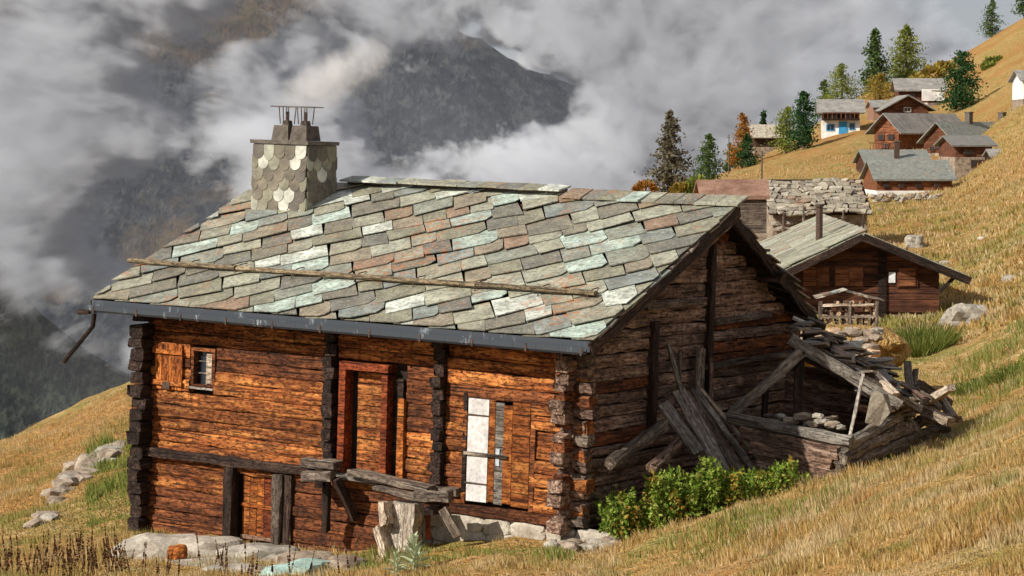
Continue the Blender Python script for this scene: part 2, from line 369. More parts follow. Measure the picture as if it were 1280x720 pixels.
# far mountain and valley slopes
def hf(name, us, crest, base_v, y0, y1, rows, amp, label, seed, mat='mount', pw=.9, endk=0.0):
    Vs = []; U = np.arange(us[0], us[1], us[2]); cu = [c[0] for c in crest]; cv = [c[1] for c in crest]
    for i in range(rows):
        f = i / (rows - 1); Y = y0 + (y1 - y0) * f
        for u in U:
            vc = np.interp(u, cu, cv); v = base_v + (vc - base_v) * (f ** pw)
            p = P(float(u), float(v), Y)
            n = mnoise.fractal((p.x * .008, p.y * .008, seed), .9, 2.0, 6)
            r = abs(mnoise.noise((p.x * .004 + 9, p.y * .0025, seed)))
            Vs.append((p.x, p.y, p.z + amp * (n - r * 1.3) * (.25 + .75 * sin(pi * f))))
    k = len(U); base = len(Vs)
    for u in U: Vs.append((P(float(u), 0, y1 * 1.35).x, y1 * 1.35, -500))
    ii = np.arange((rows + 1) * k).reshape(rows + 1, k)
    Qs = np.stack([ii[:-1, :-1], ii[:-1, 1:], ii[1:, 1:], ii[1:, :-1]], -1).reshape(-1, 4)
    o = nmesh(name, np.array(Vs), Qs, M[mat], smooth=True); return tag(o, label, kind='structure')
hf('mountain', (-700, 1100, 5), [(-700, -300), (0, -120), (150, -60), (300, -40), (400, -14), (480, 14), (540, 34), (575, 40), (600, 46), (622, 62), (660, 84), (690, 94), (715, 106), (740, 130), (790, 170), (860, 230), (920, 290), (1100, 420)],
   1000, 1450, 2500, 120, 40, 'dark wooded mountain with brown upper slopes behind the cloud', 2.3)
hf('wooded_slope', (-500, 420, 6), [(-500, -40), (-100, 240), (0, 322), (50, 392), (110, 440), (160, 468), (260, 560), (420, 720)],
   1300, 960, 1150, 50, 7, 'dark wooded valley slope falling from the left below the cloud', 5.3, 'forest')

# cloud bank: one volume across the valley
def cloud():
    t = NT('cloud_vapour'); t.t.nodes.clear()
    tcn = t.n('TexCoord'); v = tcn.outputs['Object']
    YC = 1180.0
    n1 = t.noise(t.mapping(v, (.0115, .0016, .0145), (3.1, 0, 1.2)), 1.0, 8, .62, .3)
    n2 = t.noise(t.mapping(v, (.038, .003, .046), (1.1, 0, 4.2)), 1.0, 7, .66, .3)
    wn_ = t.n('TexNoise'); t.l(t.mapping(v, (.013, .001, .016)), wn_.inputs['Vector']); wn_.inputs['Scale'].default_value = 1.0; wn_.inputs['Detail'].default_value = 6; wn_.inputs['Roughness'].default_value = .62
    ws = t.n('VectorMath', operation='SUBTRACT'); t.l(wn_.outputs['Color'], ws.inputs[0]); ws.inputs[1].default_value = (.5, .5, .5)
    wm = t.n('VectorMath', operation='MULTIPLY'); t.l(ws.outputs[0], wm.inputs[0]); wm.inputs[1].default_value = (110, 0, 90)
    wa = t.n('VectorMath', operation='ADD'); t.l(v, wa.inputs[0]); t.l(wm.outputs[0], wa.inputs[1]); vw = wa.outputs[0]
    acc = None
    # gaps in the cloud: (u, v, ru, rv, strength)
    for (u, vv, ru, rv, s) in ((590, 112, 190, 82, 1.1), (690, 112, 80, 42, .5), (715, 40, 100, 34, -.7), (500, 150, 100, 60, .45), (660, 215, 120, 50, -.5), (60, 250, 110, 90, -.6), (330, 200, 90, 60, -.5), (900, 90, 140, 140, -.5), (190, 262, 150, 90, 1.05), (215, 60, 100, 60, .6), (330, 22, 130, 50, .5), (1240, -20, 150, 110, 1.2),
                               (20, 5, 90, 40, .42), (735, 15, 70, 34, .24), (40, 475, 230, 135, .95), (740, 185, 60, 34, .22)):
        c = P(u, vv, YC); k = YC / F
        a = t.n('VectorMath', operation='SUBTRACT'); t.l(vw, a.inputs[0]); a.inputs[1].default_value = c
        b = t.n('VectorMath', operation='MULTIPLY'); t.l(a.outputs[0], b.inputs[0]); b.inputs[1].default_value = (1 / (ru * k), .0016, 1 / (rv * k))
        l = t.n('VectorMath', operation='LENGTH'); t.l(b.outputs[0], l.inputs[0])
        g = t.n('MapRange', interpolation_type='SMOOTHERSTEP'); t.l(l.outputs['Value'], g.inputs[0])
        g.inputs[1].default_value = .15; g.inputs[2].default_value = 1.25; g.inputs[3].default_value = s; g.inputs[4].default_value = 0
        acc = g.outputs[0] if acc is None else t.math('ADD', acc, g.outputs[0])
    d = t.math('ADD', t.math('MULTIPLY', t.math('SUBTRACT', n1, .5), 2.3), t.math('MULTIPLY', t.math('SUBTRACT', n2, .5), 2.1))
    d = t.math('ADD', d, .50); d = t.math('SUBTRACT', d, acc)
    d = t.math('MULTIPLY', d, 1.0, False); mxm = t.math('MAXIMUM', d, .030)
    dens = t.math('MULTIPLY', mxm, .062)
    p = t.n('VolumePrincipled'); p.inputs['Color'].default_value = (.89, .925, .99, 1); p.inputs['Anisotropy'].default_value = -.1
    t.l(dens, p.inputs['Density']); o = t.n('OutputMaterial'); t.l(p.outputs[0], o.inputs['Volume'])
    return t.m
o = MB().box((-750, 1090, -430), (900, 1260, 330)).build('cloud_bank', cloud())
tag(o, 'grey cloud drifting across the valley in front of the mountain', kind='stuff')

# ------------------------------------------------------------------ timber builders
def logmesh(L, h, d, seg=.3, jit=.012, k=8, sq=.16, taper=0.0, r=None, bend=0.0):
    """timber along +X from 0..L; section h (z) by d (y), centred on the axis"""
    r = r or RNG; n = max(2, int(L / seg) + 1); V = []; Fc = []
    ph = r.uniform(0, 9); 
    prof_ = []
    for q in range(k):
        if sq < .3 and k == 8:
            cy_, cz_ = ((1, .74), (.84, 1), (-.84, 1), (-1, .74), (-1, -.74), (-.84, -1), (.84, -1), (1, -.74))[q]
            prof_.append((cy_ * d / 2, cz_ * h / 2, 0)); continue
        t = 2 * pi * (q + .5) / k; cx, cz = cos(t), sin(t)
        e = max(abs(cx), abs(cz)); rr = 1 / e * (1 - sq) + sq * 1.08
        prof_.append((cx * rr * d / 2, cz * rr * h / 2, r.uniform(-1, 1)))
    for i in range(n + 1):
        x = L * i / n; f = 1 - taper * i / n; b = bend * sin(pi * i / n)
        oy = r.uniform(-jit, jit) * .5; oz = r.uniform(-jit, jit) * .5
        for (y, z, s) in prof_:
            V.append((x + (r.uniform(-jit, jit) * 1.5 if i in (0, n) else 0), y * f + oy + r.uniform(-jit, jit), z * f + oz + b + r.uniform(-jit, jit)))
    for i in range(n):
        for q in range(k):
            a = i * k + q; b_ = i * k + (q + 1) % k; Fc.append((a, b_, b_ + k, a + k))
    Fc += [tuple(range(k))[::-1], tuple(range(n * k, n * k + k))]
    return V, Fc
def axis_mtx(p0, p1, up=(0, 0, 1), roll=0.0):
    p0 = Vector(p0); p1 = Vector(p1); x = (p1 - p0).normalized(); up = Vector(up)
    if abs(x.dot(up)) > .97: up = Vector((0, -1, 0))
    y = up.cross(x).normalized(); z = x.cross(y)
    m = Matrix((x, y, z)).transposed().to_4x4()
    return Matrix.Translation(p0) @ m @ Matrix.Rotation(roll, 4, 'X')
def timber(name, p0, p1, h, d, mat, parent=None, up=(0, 0, 1), roll=0.0, **kw):
    L = (Vector(p1) - Vector(p0)).length; V, Fc = logmesh(L, h, d, **kw)
    return mesh(name, V, Fc, mat, parent, False, axis_mtx(p0, p1, up, roll))
def blob(name, c, size, mat, parent=None, sub=2, rough=.28, mtx=None, rot=None):
    """irregular stone: each its own faceted lump"""
    bm = bmesh.new(); bmesh.ops.create_icosphere(bm, subdivisions=sub, radius=1.0); s = RNG.uniform(0, 99)
    for v in bm.verts:
        co = v.co.copy(); e = max(abs(co.x), abs(co.y), abs(co.z)); co = co.lerp(co / e, .45)
        f = 1 + rough * mnoise.noise((co.x * 1.3 + s, co.y * 1.3, co.z * 1.3)) + rough * .4 * mnoise.noise((co.x * 4 + s, co.y * 4, co.z * 4))
        v.co = Vector((co.x * size[0] * f, co.y * size[1] * f, co.z * size[2] * f))
    me = bpy.data.meshes.new(name); bm.to_mesh(me); bm.free(); me.materials.append(mat)
    m = Matrix.Translation(Vector(c)) @ Matrix.Rotation(RNG.uniform(0, 6.28) if rot is None else rot, 4, 'Z')
    return inst(name, me, parent, m)

# ================================================================== MAIN CABIN
TH = math.atan(1930 / 2960.0); PHI = .03
LX, WY = 8.642, 7.55
_R = Matrix.Rotation(PHI, 3, 'Y') @ Matrix.Rotation(-TH, 3, 'Z')
HO = Vector((-6.3527, 40.7202, -5.8043))
HM = Matrix.Translation(HO) @ _R.to_4x4(); HMI = HM.inverted()
def HL(u, v, ax, val):
    """house-local point seen at a photo pixel on the local plane axis=val"""
    r = HMI.to_3x3() @ ray(u, v); o = HMI @ Vector((0, 0, 0)); t = (val - o[ax]) / r[ax]; return o + r * t
def HW(x, y, z): return HM @ Vector((x, y, z))
house = empty('log_cabin', HM, 'old sunburnt two-storey log cabin with a big lichened slate roof, foremost in the picture', 'log cabin')

EAVE_Y, EAVE_Z, RID_Y, RID_Z = -.55, 2.98, 4.05, 5.0
BACK_Y, BACK_Z = 7.75, 2.85
X0R, X1R = -.80, 9.27
SL = (RID_Z - EAVE_Z) / (RID_Y - EAVE_Y); SLB = (BACK_Z - RID_Z) / (BACK_Y - RID_Y)
def roofz(y): return EAVE_Z + (y - EAVE_Y) * SL if y <= RID_Y else RID_Z + (y - RID_Y) * SLB

# dark core added behind the logs to block light (seen only as the joints)
c = MB()
c.prism([(.14, .14, -1.5), (LX - .14, .14, -1.5), (LX - .14, .14, roofz(.14) - .16), (.14, .14, roofz(.14) - .16)], (0, .06, 0))
gp = [(LX - .2, .15, -1.2), (LX - .2, WY - .15, -1.2), (LX - .2, WY - .15, roofz(WY) - .25), (LX - .2, RID_Y, RID_Z - .2), (LX - .2, .15, roofz(.15) - .16)]
c.prism(gp, (.06, 0, 0)); c.prism([(.14, y, z) for _, y, z in gp], (.06, 0, 0))
c.prism([(.14, WY - .2, -1.2), (LX - .14, WY - .2, -1.2), (LX - .14, WY - .2, roofz(WY) - .25), (.14, WY - .2, roofz(WY) - .25)], (0, .06, 0))
c.build('light_block_core', M['wallcore'], house)

def hlog(p0, p1, h, d, mat, name='log', **kw):
    return timber(name, p0, p1, h, d, mat, house, **kw)
CH = .205
# --- front wall: openings (x0, x1, z0, z1)
OPEN = [(.98, 1.54, 1.56, 2.26), (4.22, 5.52, .42, 2.24), (1.86, 3.20, -1.1, .28), (6.70, 7.90, .26, 1.90)]
POSTS = [(4.02, .55, 2.75), (6.20, .45, 2.80)]
z = -1.02; k = 0
while z < 2.86:
    h = CH * RNG.uniform(.86, 1.14); zc = z + h / 2
    ext = .26 if k % 2 == 0 else .02
    x0 = -RNG.uniform(.20, .30) if k % 2 == 0 else 0.0; x1 = LX + (RNG.uniform(.20, .32) if k % 2 == 0 else 0.0)
    cuts = [(a, b) for (a, b, c0, c1) in OPEN if c0 < zc < c1]
    if .45 < zc < 2.8: cuts += [(3.90, 4.14), (6.11, 6.30)] if zc > .6 else [(3.90, 4.14)]
    if zc < .05: cuts.append((5.3, 99))          # stone footing under the right half
    xs = [x0]
    for a, b in sorted(cuts): xs += [a, b]
    xs.append(x1)
    for a, b in zip(xs[::2], xs[1::2]):
        b = min(b, x1)
        if b - a < .12: continue
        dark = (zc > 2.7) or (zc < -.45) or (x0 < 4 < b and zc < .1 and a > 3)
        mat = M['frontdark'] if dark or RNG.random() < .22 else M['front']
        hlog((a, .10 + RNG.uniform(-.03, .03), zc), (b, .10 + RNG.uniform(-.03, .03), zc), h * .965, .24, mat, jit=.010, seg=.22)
    z += h; k += 1
# --- stacked ends of the inner walls (dark projecting log ends)
for px, z0, z1 in POSTS:
    z = z0
    while z < z1:
        h = .2 * RNG.uniform(.8, 1.2)
        hlog((px + RNG.uniform(-.02, .02), -RNG.uniform(.10, .2), z + h / 2), (px, .25, z + h / 2), h * .95, .2 * RNG.uniform(.85, 1.1), M['post'], 'log_end', seg=.15, jit=.016)
        z += h
# --- side wall logs (left, x=0), their ends stand proud of the front as a dark column
z = -1.0; k = 0
while z < 2.9:
    h = .215 * RNG.uniform(.9, 1.1)
    hlog((.0 + RNG.uniform(-.03, .03), -RNG.uniform(.2, .34), z + h / 2), (0, WY + .2, z + h / 2), h * .93, .30 * RNG.uniform(.88, 1.08), M['post'], seg=.6, jit=.022)
    z += h
# --- gable wall logs (x = LX)
GPOST = [(2.32, 1.2, 3.1), (4.17, 1.2, 4.75)]
z = -.05; k = 0
while z < 4.72:
    h = .20 * RNG.uniform(.82, 1.18); zc = z + h / 2
    ya = -RNG.uniform(.16, .32) if k % 3 != 1 else -.05
    yb = WY + RNG.uniform(.0, .25)
    if roofz(0) - .12 < zc + h / 2: ya = max(ya, EAVE_Y + (zc + .14 - EAVE_Z) / SL)
    if roofz(WY) - .15 < zc + h / 2: yb = min(yb, RID_Y + (zc + .16 - RID_Z) / SLB)
    xs = [ya, yb]
    if GPOST[0][1] < zc < GPOST[0][2]: xs = [ya, GPOST[0][0] - .06, GPOST[0][0] + .06, yb]
    if zc > 1.2: xs = xs[:-1] + [4.09, 4.25, yb]
    for a, b in zip(xs[::2], xs[1::2]):
        if b - a < .15: continue
        dx = RNG.uniform(-.03, .03)
        hlog((LX - .10 + dx, a, zc), (LX - .10 + RNG.uniform(-.02, .02), b, zc + RNG.uniform(-.015, .015)), h * .94, .25, M['gable'] if RNG.random() < .86 else M['frontdark'], jit=.016, seg=.25)
    if zc < 2.7:   # short bright butt ends at the corner, between the wall logs
        e = RNG.uniform(.18, .34)
        hlog((LX - .1, -e + .02, z + h), (LX - .1, .05, z + h), h * .5, .2, M['frontdark'] if k % 2 else M['gable'], 'log_end', seg=.12, jit=.02)
        hlog((LX + e, .08, z + h * .9), (LX - .05, .08, z + h * .9), h * .8, .2, M['greydark'] if k % 3 == 0 else M['gable'], 'log_end', seg=.12, jit=.025)
    z += h; k += 1
for gy, z0, z1 in GPOST:
    hlog((LX + .02, gy, z0), (LX + .02, gy, z1), .18, .2, M['post'], 'post', jit=.012)
for (y0, y1, zz) in ((2.0, 3.9, 3.32), (4.3, 6.4, 2.98), (4.0, 7.4, 2.25)):
    hlog((LX + .06, y0, zz), (LX + .06, y1, zz + .03), .10, .1, M['greydark'], 'batten', jit=.012)
# back wall logs, simple
z = 0
while z < 2.6:
    hlog((-.1, WY - .1, z + .14), (LX + .1, WY - .1, z + .14), .27, .22, M['gable'], seg=1.2); z += .28
# floor beam along the front
hlog((-.05, -.06, .37), (3.75, -.06, .40), .15, .16, M['post'], 'floor_beam', jit=.012)
hlog((3.8, -.05, .40), (6.6, -.05, .36), .13, .14, M['greydark'], 'floor_beam', jit=.012)
# wall plate under the eave
hlog((-.7, -.1, 2.86), (LX + .5, -.1, 2.86), .18, .22, M['post'], 'wall_plate', seg=.8)
for yy, zz in ((RID_Y, RID_Z - .18), (1.9, roofz(1.9) - .17), (6.0, roofz(6.0) - .17), (WY, roofz(WY) - .17)):
    hlog((-.6, yy, zz), (LX + .5, yy, zz), .20, .2, M['post'], 'purlin', seg=1.0)
# rafters under the front eave
for i in range(12):
    x = -.4 + i * .83
    hlog((x, EAVE_Y + .08, roofz(EAVE_Y + .08) - .10), (x, 1.2, roofz(1.2) - .10), .09, .11, M['post'], 'rafter', seg=.8)

# --- roof deck, verge boards, slates
roof = MB()
roof.prism([(X0R + .05, EAVE_Y + .05, EAVE_Z - .03), (X1R - .05, EAVE_Y + .05, EAVE_Z - .03), (X1R - .05, RID_Y, RID_Z - .03), (X0R + .05, RID_Y, RID_Z - .03)], (0, 0, -.05))
roof.prism([(X0R + .05, RID_Y, RID_Z - .03), (X1R - .25, RID_Y, RID_Z - .03), (X1R - .25, BACK_Y - .1, BACK_Z - .03), (X0R + .05, BACK_Y - .1, BACK_Z - .03)], (0, 0, -.05))
roofo = roof.build('roof', M['post'], house)
def rpart(name, p0, p1, h, d, mat, **kw): return timber(name, p0, p1, h, d, mat, roofo, **kw)
rpart('verge_board', (X1R - .02, EAVE_Y - .02, EAVE_Z - .13), (X1R - .02, RID_Y, RID_Z - .12), .20, .05, M['post'], jit=.008)
rpart('verge_board', (X1R - .10, EAVE_Y + .05, EAVE_Z - .26), (X1R - .10, RID_Y, RID_Z - .26), .10, .07, M['gable'], jit=.01)
rpart('verge_board', (X0R + .02, EAVE_Y, EAVE_Z - .10), (X0R + .02, RID_Y, RID_Z - .10), .16, .05, M['post'], jit=.008)
rpart('verge_board', (X1R - .28, RID_Y, RID_Z - .10), (X1R - .28, BACK_Y, BACK_Z - .10), .18, .06, M['post'], jit=.02)

def clip(poly, f):
    out = []
    for i, a in enumerate(poly):
        b = poly[(i + 1) % len(poly)]; fa, fb = f(a), f(b)
        if fa >= 0: out.append(a)
        if (fa >= 0) != (fb >= 0):
            t = fa / (fa - fb); out.append((a[0] + (b[0] - a[0]) * t, a[1] + (b[1] - a[1]) * t))
    return out
SLEN = math.hypot(RID_Y - EAVE_Y, RID_Z - EAVE_Z)
ca, sa = cos(radians(37)), sin(radians(37))
def slate_piece(poly, lift, tilt, thick, parent, mat, base, ex, es, up):
    """poly in (e,s) roof coords; lift = function of (e,s) above the deck"""
    k = len(poly); cx = sum(p[0] for p in poly) / k; cs = sum(p[1] for p in poly) / k
    o3 = base + ex * cx + es * cs; m = Matrix((ex, es, up)).transposed().to_4x4(); m.translation = o3
    V = [(p[0] - cx, p[1] - cs, lift(p)) for p in poly]; V += [(x, y, zt + thick) for x, y, zt in V]
    Fc = [tuple(range(k))[::-1], tuple(range(k, 2 * k))] + [(i, (i + 1) % k, k + (i + 1) % k, k + i) for i in range(k)]
    return mesh('slate', V, Fc, mat, parent, False, m)
ex = Vector((1, 0, 0)); es = Vector((0, RID_Y - EAVE_Y, RID_Z - EAVE_Z)).normalized(); up = ex.cross(es)
base = Vector((0, EAVE_Y, EAVE_Z))
CP, TL = .50, .66
ns = 0
rows = []
for r in range(-22, 30):
    # course r: lower edge line n.p = -r*CP with n=(sa,-ca); along d=(ca,sa)
    off = RNG.uniform(0, TL); t = -12 + off
    while t < 16:
        w = TL * RNG.uniform(.62, 1.35)
        j = lambda a: RNG.uniform(-a, a)
        # corners (t along course, q up the course direction: perpendicular (-sa, ca))
        q0 = r * CP + (j(.05) if RNG.random() < .8 else j(.16)); tw = j(.05); q1 = q0 + CP * 1.35
        sk = j(.05)
        if RNG.random() < .3: c4 = [(t + .01, q0), (t + w * .82, q0 + j(.02)), (t + w - .01, q0 + w * .16), (t + w + sk, q1), (t + sk, q1)]
        else: c4 = [(t + .01, q0 - tw), (t + w - .01, q0 + tw), (t + w + sk, q1), (t + sk, q1)]
        poly = [(a * ca - b * sa, a * sa + b * ca) for a, b in c4]
        el, er, sb = X0R + j(.04), X1R + j(.05), -.03 + j(.015)
        poly = clip(poly, lambda p: p[0] - el); poly = poly and clip(poly, lambda p: er - p[0])
        poly = poly and clip(poly, lambda p: p[1] - sb); poly = poly and clip(poly, lambda p: SLEN + .02 - p[1])
        if poly and len(poly) >= 3:
            ar = .5 * abs(sum(poly[i][0] * poly[(i + 1) % len(poly)][1] - poly[(i + 1) % len(poly)][0] * poly[i][1] for i in range(len(poly))))
            if ar > .035:
                rows.append((ar, r, poly, q0, j(.008)))
        t += w
rows.sort(key=lambda a: -a[0])
joined = MB()
for i, (ar, r, poly, q0, jj) in enumerate(rows):
    e1, e2 = RNG.uniform(-.02, .02), RNG.uniform(.0, .02)
    def lift(p, q0=q0, jj=jj, e1=e1, e2=e2):
        q = -p[0] * sa + p[1] * ca - q0
        return .050 - q * (.045 / (CP * 1.35)) + jj + e1 * sin(p[0] * 3) * .5 + e2 * max(0, q / CP) * .2
    if i < 296: slate_piece(poly, lift, 0, RNG.uniform(.010, .022), roofo, M['slate'], base, ex, es, up)
    else:
        pts = [base + ex * p[0] + es * p[1] + up * lift(p) for p in poly]; joined.prism(pts, up * .024)
if joined.V: tag(joined.build('slate_chips', M['slate'], roofo), kind='stuff')
# second, thinner row of edge slates under the verge: ragged dark edge
for i in range(15):
    s = .15 + i * .34; w = RNG.uniform(.26, .4)
    poly = [(X1R - .35, s), (X1R + RNG.uniform(-.02, .05), s + RNG.uniform(-.03, .03)), (X1R + RNG.uniform(-.03, .04), s + w), (X1R - .35, s + w)]
    slate_piece(poly, lambda p: -.03, 0, .03, roofo, M['brokenslate'], base, ex, es, up)
# ridge: long raised cap from the chimney to mid-roof, slates beyond it
for i in range(11):
    x = 1.15 + i * .43
    V_ = [(x, RID_Y - .02, RID_Z + .10), (x + .44, RID_Y - .02, RID_Z + .10), (x + .44, RID_Y + .36, RID_Z + .18), (x, RID_Y + .36, RID_Z + .18)]
    V_ = [(a + RNG.uniform(-.02, .02), b - .22 + RNG.uniform(-.03, .03), c_ - .03 + RNG.uniform(-.012, .012)) for a, b, c_ in V_]
    MB().prism([Vector(v) for v in V_], (0, 0, .03)).build('ridge_slate', M['slate'], roofo)
rpart('ridge_pole', (1.2, RID_Y + .02, RID_Z + .06), (5.86, RID_Y + .02, RID_Z + .07), .10, .14, M['greydark'], jit=.01)
for i in range(9):
    x = 5.95 + i * .375; w = RNG.uniform(.34, .46); a = RNG.uniform(-.012, .012)
    V_ = [(x, RID_Y - .30 + RNG.uniform(-.05, .05), RID_Z - .05 + a), (x + w, RID_Y - .30 + RNG.uniform(-.05, .05), RID_Z - .045), (x + w, RID_Y + .12, RID_Z + .10), (x, RID_Y + .12, RID_Z + .09 + a)]
    MB().prism([Vector(v) for v in V_], (0, -.004, .03)).build('ridge_slate', M['slate'], roofo)
# back slope slates at the gable edge: broken, dark, hanging
esb = Vector((0, BACK_Y - RID_Y, BACK_Z - RID_Z)).normalized(); upb = ex.cross(esb); upb = upb if upb.z > 0 else -upb
baseb = Vector((0, RID_Y, RID_Z)); SB = math.hypot(BACK_Y - RID_Y, BACK_Z - RID_Z)
backr = MB(); 
backo = MB().prism([(LX - .2, RID_Y + .05, RID_Z - .09), (X1R - .35, RID_Y + .05, RID_Z - .09), (X1R - .35, BACK_Y - .2, BACK_Z - .02), (LX - .2, BACK_Y - .2, BACK_Z - .02)], (0, 0, -.03)).build('back_slope', M['post'], house)
for row in range(13):
    for cc in range(4):
        s = .05 + row * .315 + RNG.uniform(-.05, .05); e = X1R - .30 - cc * .42 + RNG.uniform(-.08, .10)
        w, hh = RNG.uniform(.32, .52), RNG.uniform(.34, .5)
        poly = [(e - w, s), (e, s + RNG.uniform(-.06, .06)), (e + RNG.uniform(-.05, .1), s + hh), (e - w, s + hh)]
        dz = RNG.uniform(0, .10); tl = RNG.uniform(-.25, .2)
        slate_piece(poly, lambda p, s=s, dz=dz, tl=tl, e=e: .03 + dz * .4 + (p[1] - s) * .12 + (p[0] - e) * tl * .3, 0, .03, backo, M['brokenslate'], baseb, ex, esb, upb)
for i in range(11):   # splintered roof boards poking out below the broken edge
    s = .3 + i * .36; p0 = baseb + esb * s + Vector((LX - .3, 0, -.12)); p1 = p0 + Vector((RNG.uniform(.45, .85), RNG.uniform(.05, .35), RNG.uniform(-.22, .02)))
    timber('roof_board', p0, p1, .035, RNG.uniform(.08, .16), M['post'] if i % 3 else M['greydark'], backo, jit=.012)
# pole with hooks, added for a lip in the slates and its shadow line
pts = [HL(170, 325, 2, 0), ]
for a, b in ((-1.0, 1.45), (1.47, 4.0), (4.02, 6.4), (6.42, 8.62)):
    y0 = .60; zz = roofz(y0) + .12
    rpart('lip_pole', (a, y0, zz + RNG.uniform(-.01, .01)), (b, y0 + RNG.uniform(-.02, .02), zz), .085, .13, M['mosspole'], jit=.008, sq=.6)
for xx in (.4, 1.46, 2.7, 4.01, 5.2, 6.41, 7.6, 8.5):
    MB().tube([(xx, .86, roofz(.86) + .08), (xx, .68, roofz(.68) + .14), (xx, .55, roofz(.55) + .14), (xx, .52, roofz(.52) + .05)], .010, 5).build('hook', M['iron'], roofo)

# --- fascia, gutter, downpipe
fas = MB().box((X0R + .03, EAVE_Y - .035, EAVE_Z - .17), (X1R - .02, EAVE_Y, EAVE_Z - .01)).build('fascia', M['metal'], roofo)
g = MB(); NG = 24
for i in range(NG):
    a = X0R - .02 + (X1R - X0R - .05) * i / NG; b = X0R - .02 + (X1R - X0R - .05) * (i + 1) / NG
    prf = [(-.037, -.13), (-.037, -.18), (-.07, -.215), (-.11, -.215), (-.14, -.18), (-.142, -.10), (-.132, -.10), (-.130, -.175), (-.105, -.203), (-.075, -.203), (-.049, -.175), (-.047, -.13)]
    g.prism([Vector((a, EAVE_Y + p[0], EAVE_Z + p[1] - .03 * 0)) for p in prf], (b - a - .003, 0, 0))
gut = g.build('gutter', M['metal'], roofo)
for i in range(11):
    x = X0R + .15 + i * .98
    MB().box((x, EAVE_Y - .148, EAVE_Z - .225), (x + .03, EAVE_Y - .038, EAVE_Z - .218)).box((x, EAVE_Y - .150, EAVE_Z - .217), (x + .03, EAVE_Y - .143, EAVE_Z - .10)).build('bracket', M['iron'], gut)
MB().tube([(X0R + .05, EAVE_Y - .1, EAVE_Z - .21), (X0R - .22, EAVE_Y - .1, EAVE_Z - .24)], .045, 8).build('gutter_outlet', M['post'], roofo)
a_ = HL(118, 392, 1, EAVE_Y - .1); b_ = HL(116, 408, 1, EAVE_Y - .1); c_ = HL(80, 452, 1, EAVE_Y - .1)
MB().tube([a_, b_, b_.lerp(c_, .12), c_], .040, 8).build('downpipe', M['post'], roofo)

# --- chimney: shingle-clad stack
chx0, chx1, chy0, chy1 = -.10, 1.12, 2.88, 3.72
ctop = HL(380, 181, 1, chy0).z
ch = MB().box((chx0, chy0, roofz(chy0) - .3), (chx1, chy1, ctop)).build('chimney', M['chcap'], house)
MB().box((chx0 - .05, chy0 - .05, ctop), (chx1 + .05, chy1 + .05, ctop + .07), .008).build('chimney_cap', M['chcap'], ch)
def scale_piece(o3, ax, nrm, w, h):
    k = 9; pts = [(-w / 2, 0)] + [(-w / 2 * cos(pi * i / (k - 1)), -h * .55 - h * .45 * sin(pi * i / (k - 1))) for i in range(k)] + [(w / 2, 0)]
    V = [Vector(o3) + ax * px + Vector((0, 0, 1)) * py + nrm * (.008 + .014 * (-py / h)) for px, py in pts]
    m = Matrix.Translation(Vector(o3)); V = [v - Vector(o3) for v in V]
    mb = MB().prism(V, nrm * .016); mb.build('shingle', M['scale'], ch, m)
for face in range(4):
    if face == 0: ax, nrm, o0, ln = Vector((1, 0, 0)), Vector((0, -1, 0)), Vector((chx0, chy0, 0)), chx1 - chx0
    elif face == 1: ax, nrm, o0, ln = Vector((0, 1, 0)), Vector((1, 0, 0)), Vector((chx1, chy0, 0)), chy1 - chy0
    elif face == 2: ax, nrm, o0, ln = Vector((0, 1, 0)), Vector((-1, 0, 0)), Vector((chx0, chy0, 0)), chy1 - chy0
    else: ax, nrm, o0, ln = Vector((1, 0, 0)), Vector((0, 1, 0)), Vector((chx0, chy1, 0)), chx1 - chx0
    n = round(ln / .25); sw = ln / n
    for r in range(8):
        zz = ctop - .01 - r * .19
        for i in range(n + (r % 2)):
            cxx = (i + .5 - (.5 if r % 2 else 0)) * sw; wdt = sw * 1.0
            if r % 2 and i in (0, n): cxx += sw * .22 * (1 if i == 0 else -1); wdt = sw * .62
            p = o0 + ax * cxx; 
            if zz - .2 < roofz(p.y) - .1: 
                if zz < roofz(p.y): continue
            scale_piece((p.x, p.y, zz), ax, nrm, wdt * RNG.uniform(.94, 1.02), .27 * RNG.uniform(.93, 1.08))
def frustum(cx, cy, z0, z1, w0, w1, d0, d1):
    V = []; 
    for z_, w, d in ((z0, w0, d0), (z1, w1, d1)): V += [(cx - w, cy - d, z_), (cx + w, cy - d, z_), (cx + w, cy + d, z_), (cx - w, cy + d, z_)]
    return V, [(0, 3, 2, 1), (4, 5, 6, 7), (0, 1, 5, 4), (1, 2, 6, 5), (2, 3, 7, 6), (3, 0, 4, 7)]
ct = ctop + .07
for cx in (.32, .74):
    V_, Fc = frustum(cx, 3.30, ct, ct + .27, .195, .16, .21, .18)
    pot = mesh('chimney_pot', V_, Fc, M['pot'], ch)
    MB().tube([(cx, 3.3, ct + .27), (cx, 3.3, ct + .36)], .10, 9, .085).build('rim', M['pot'], pot)
    cg = MB()
    for dx, dy in ((-.1, -.1), (.1, -.1), (.1, .1), (-.1, .1), (0, -.12)): cg.tube([(cx + dx * .9, 3.3 + dy * .9, ct + .30), (cx + dx * 1.1, 3.3 + dy * 1.1, ct + .60)], .010, 5)
    cg.build('cowl_rod', M['iron'], pot)
    MB().tube([(cx, 3.3, ct + .36), (cx, 3.3, ct + .52)], .035, 7).build('flue', M['iron'], pot)
MB().box((.06, 3.12, ct + .60), (1.0, 3.50, ct + .62)).build('cowl_plate', M['iron'], ch)

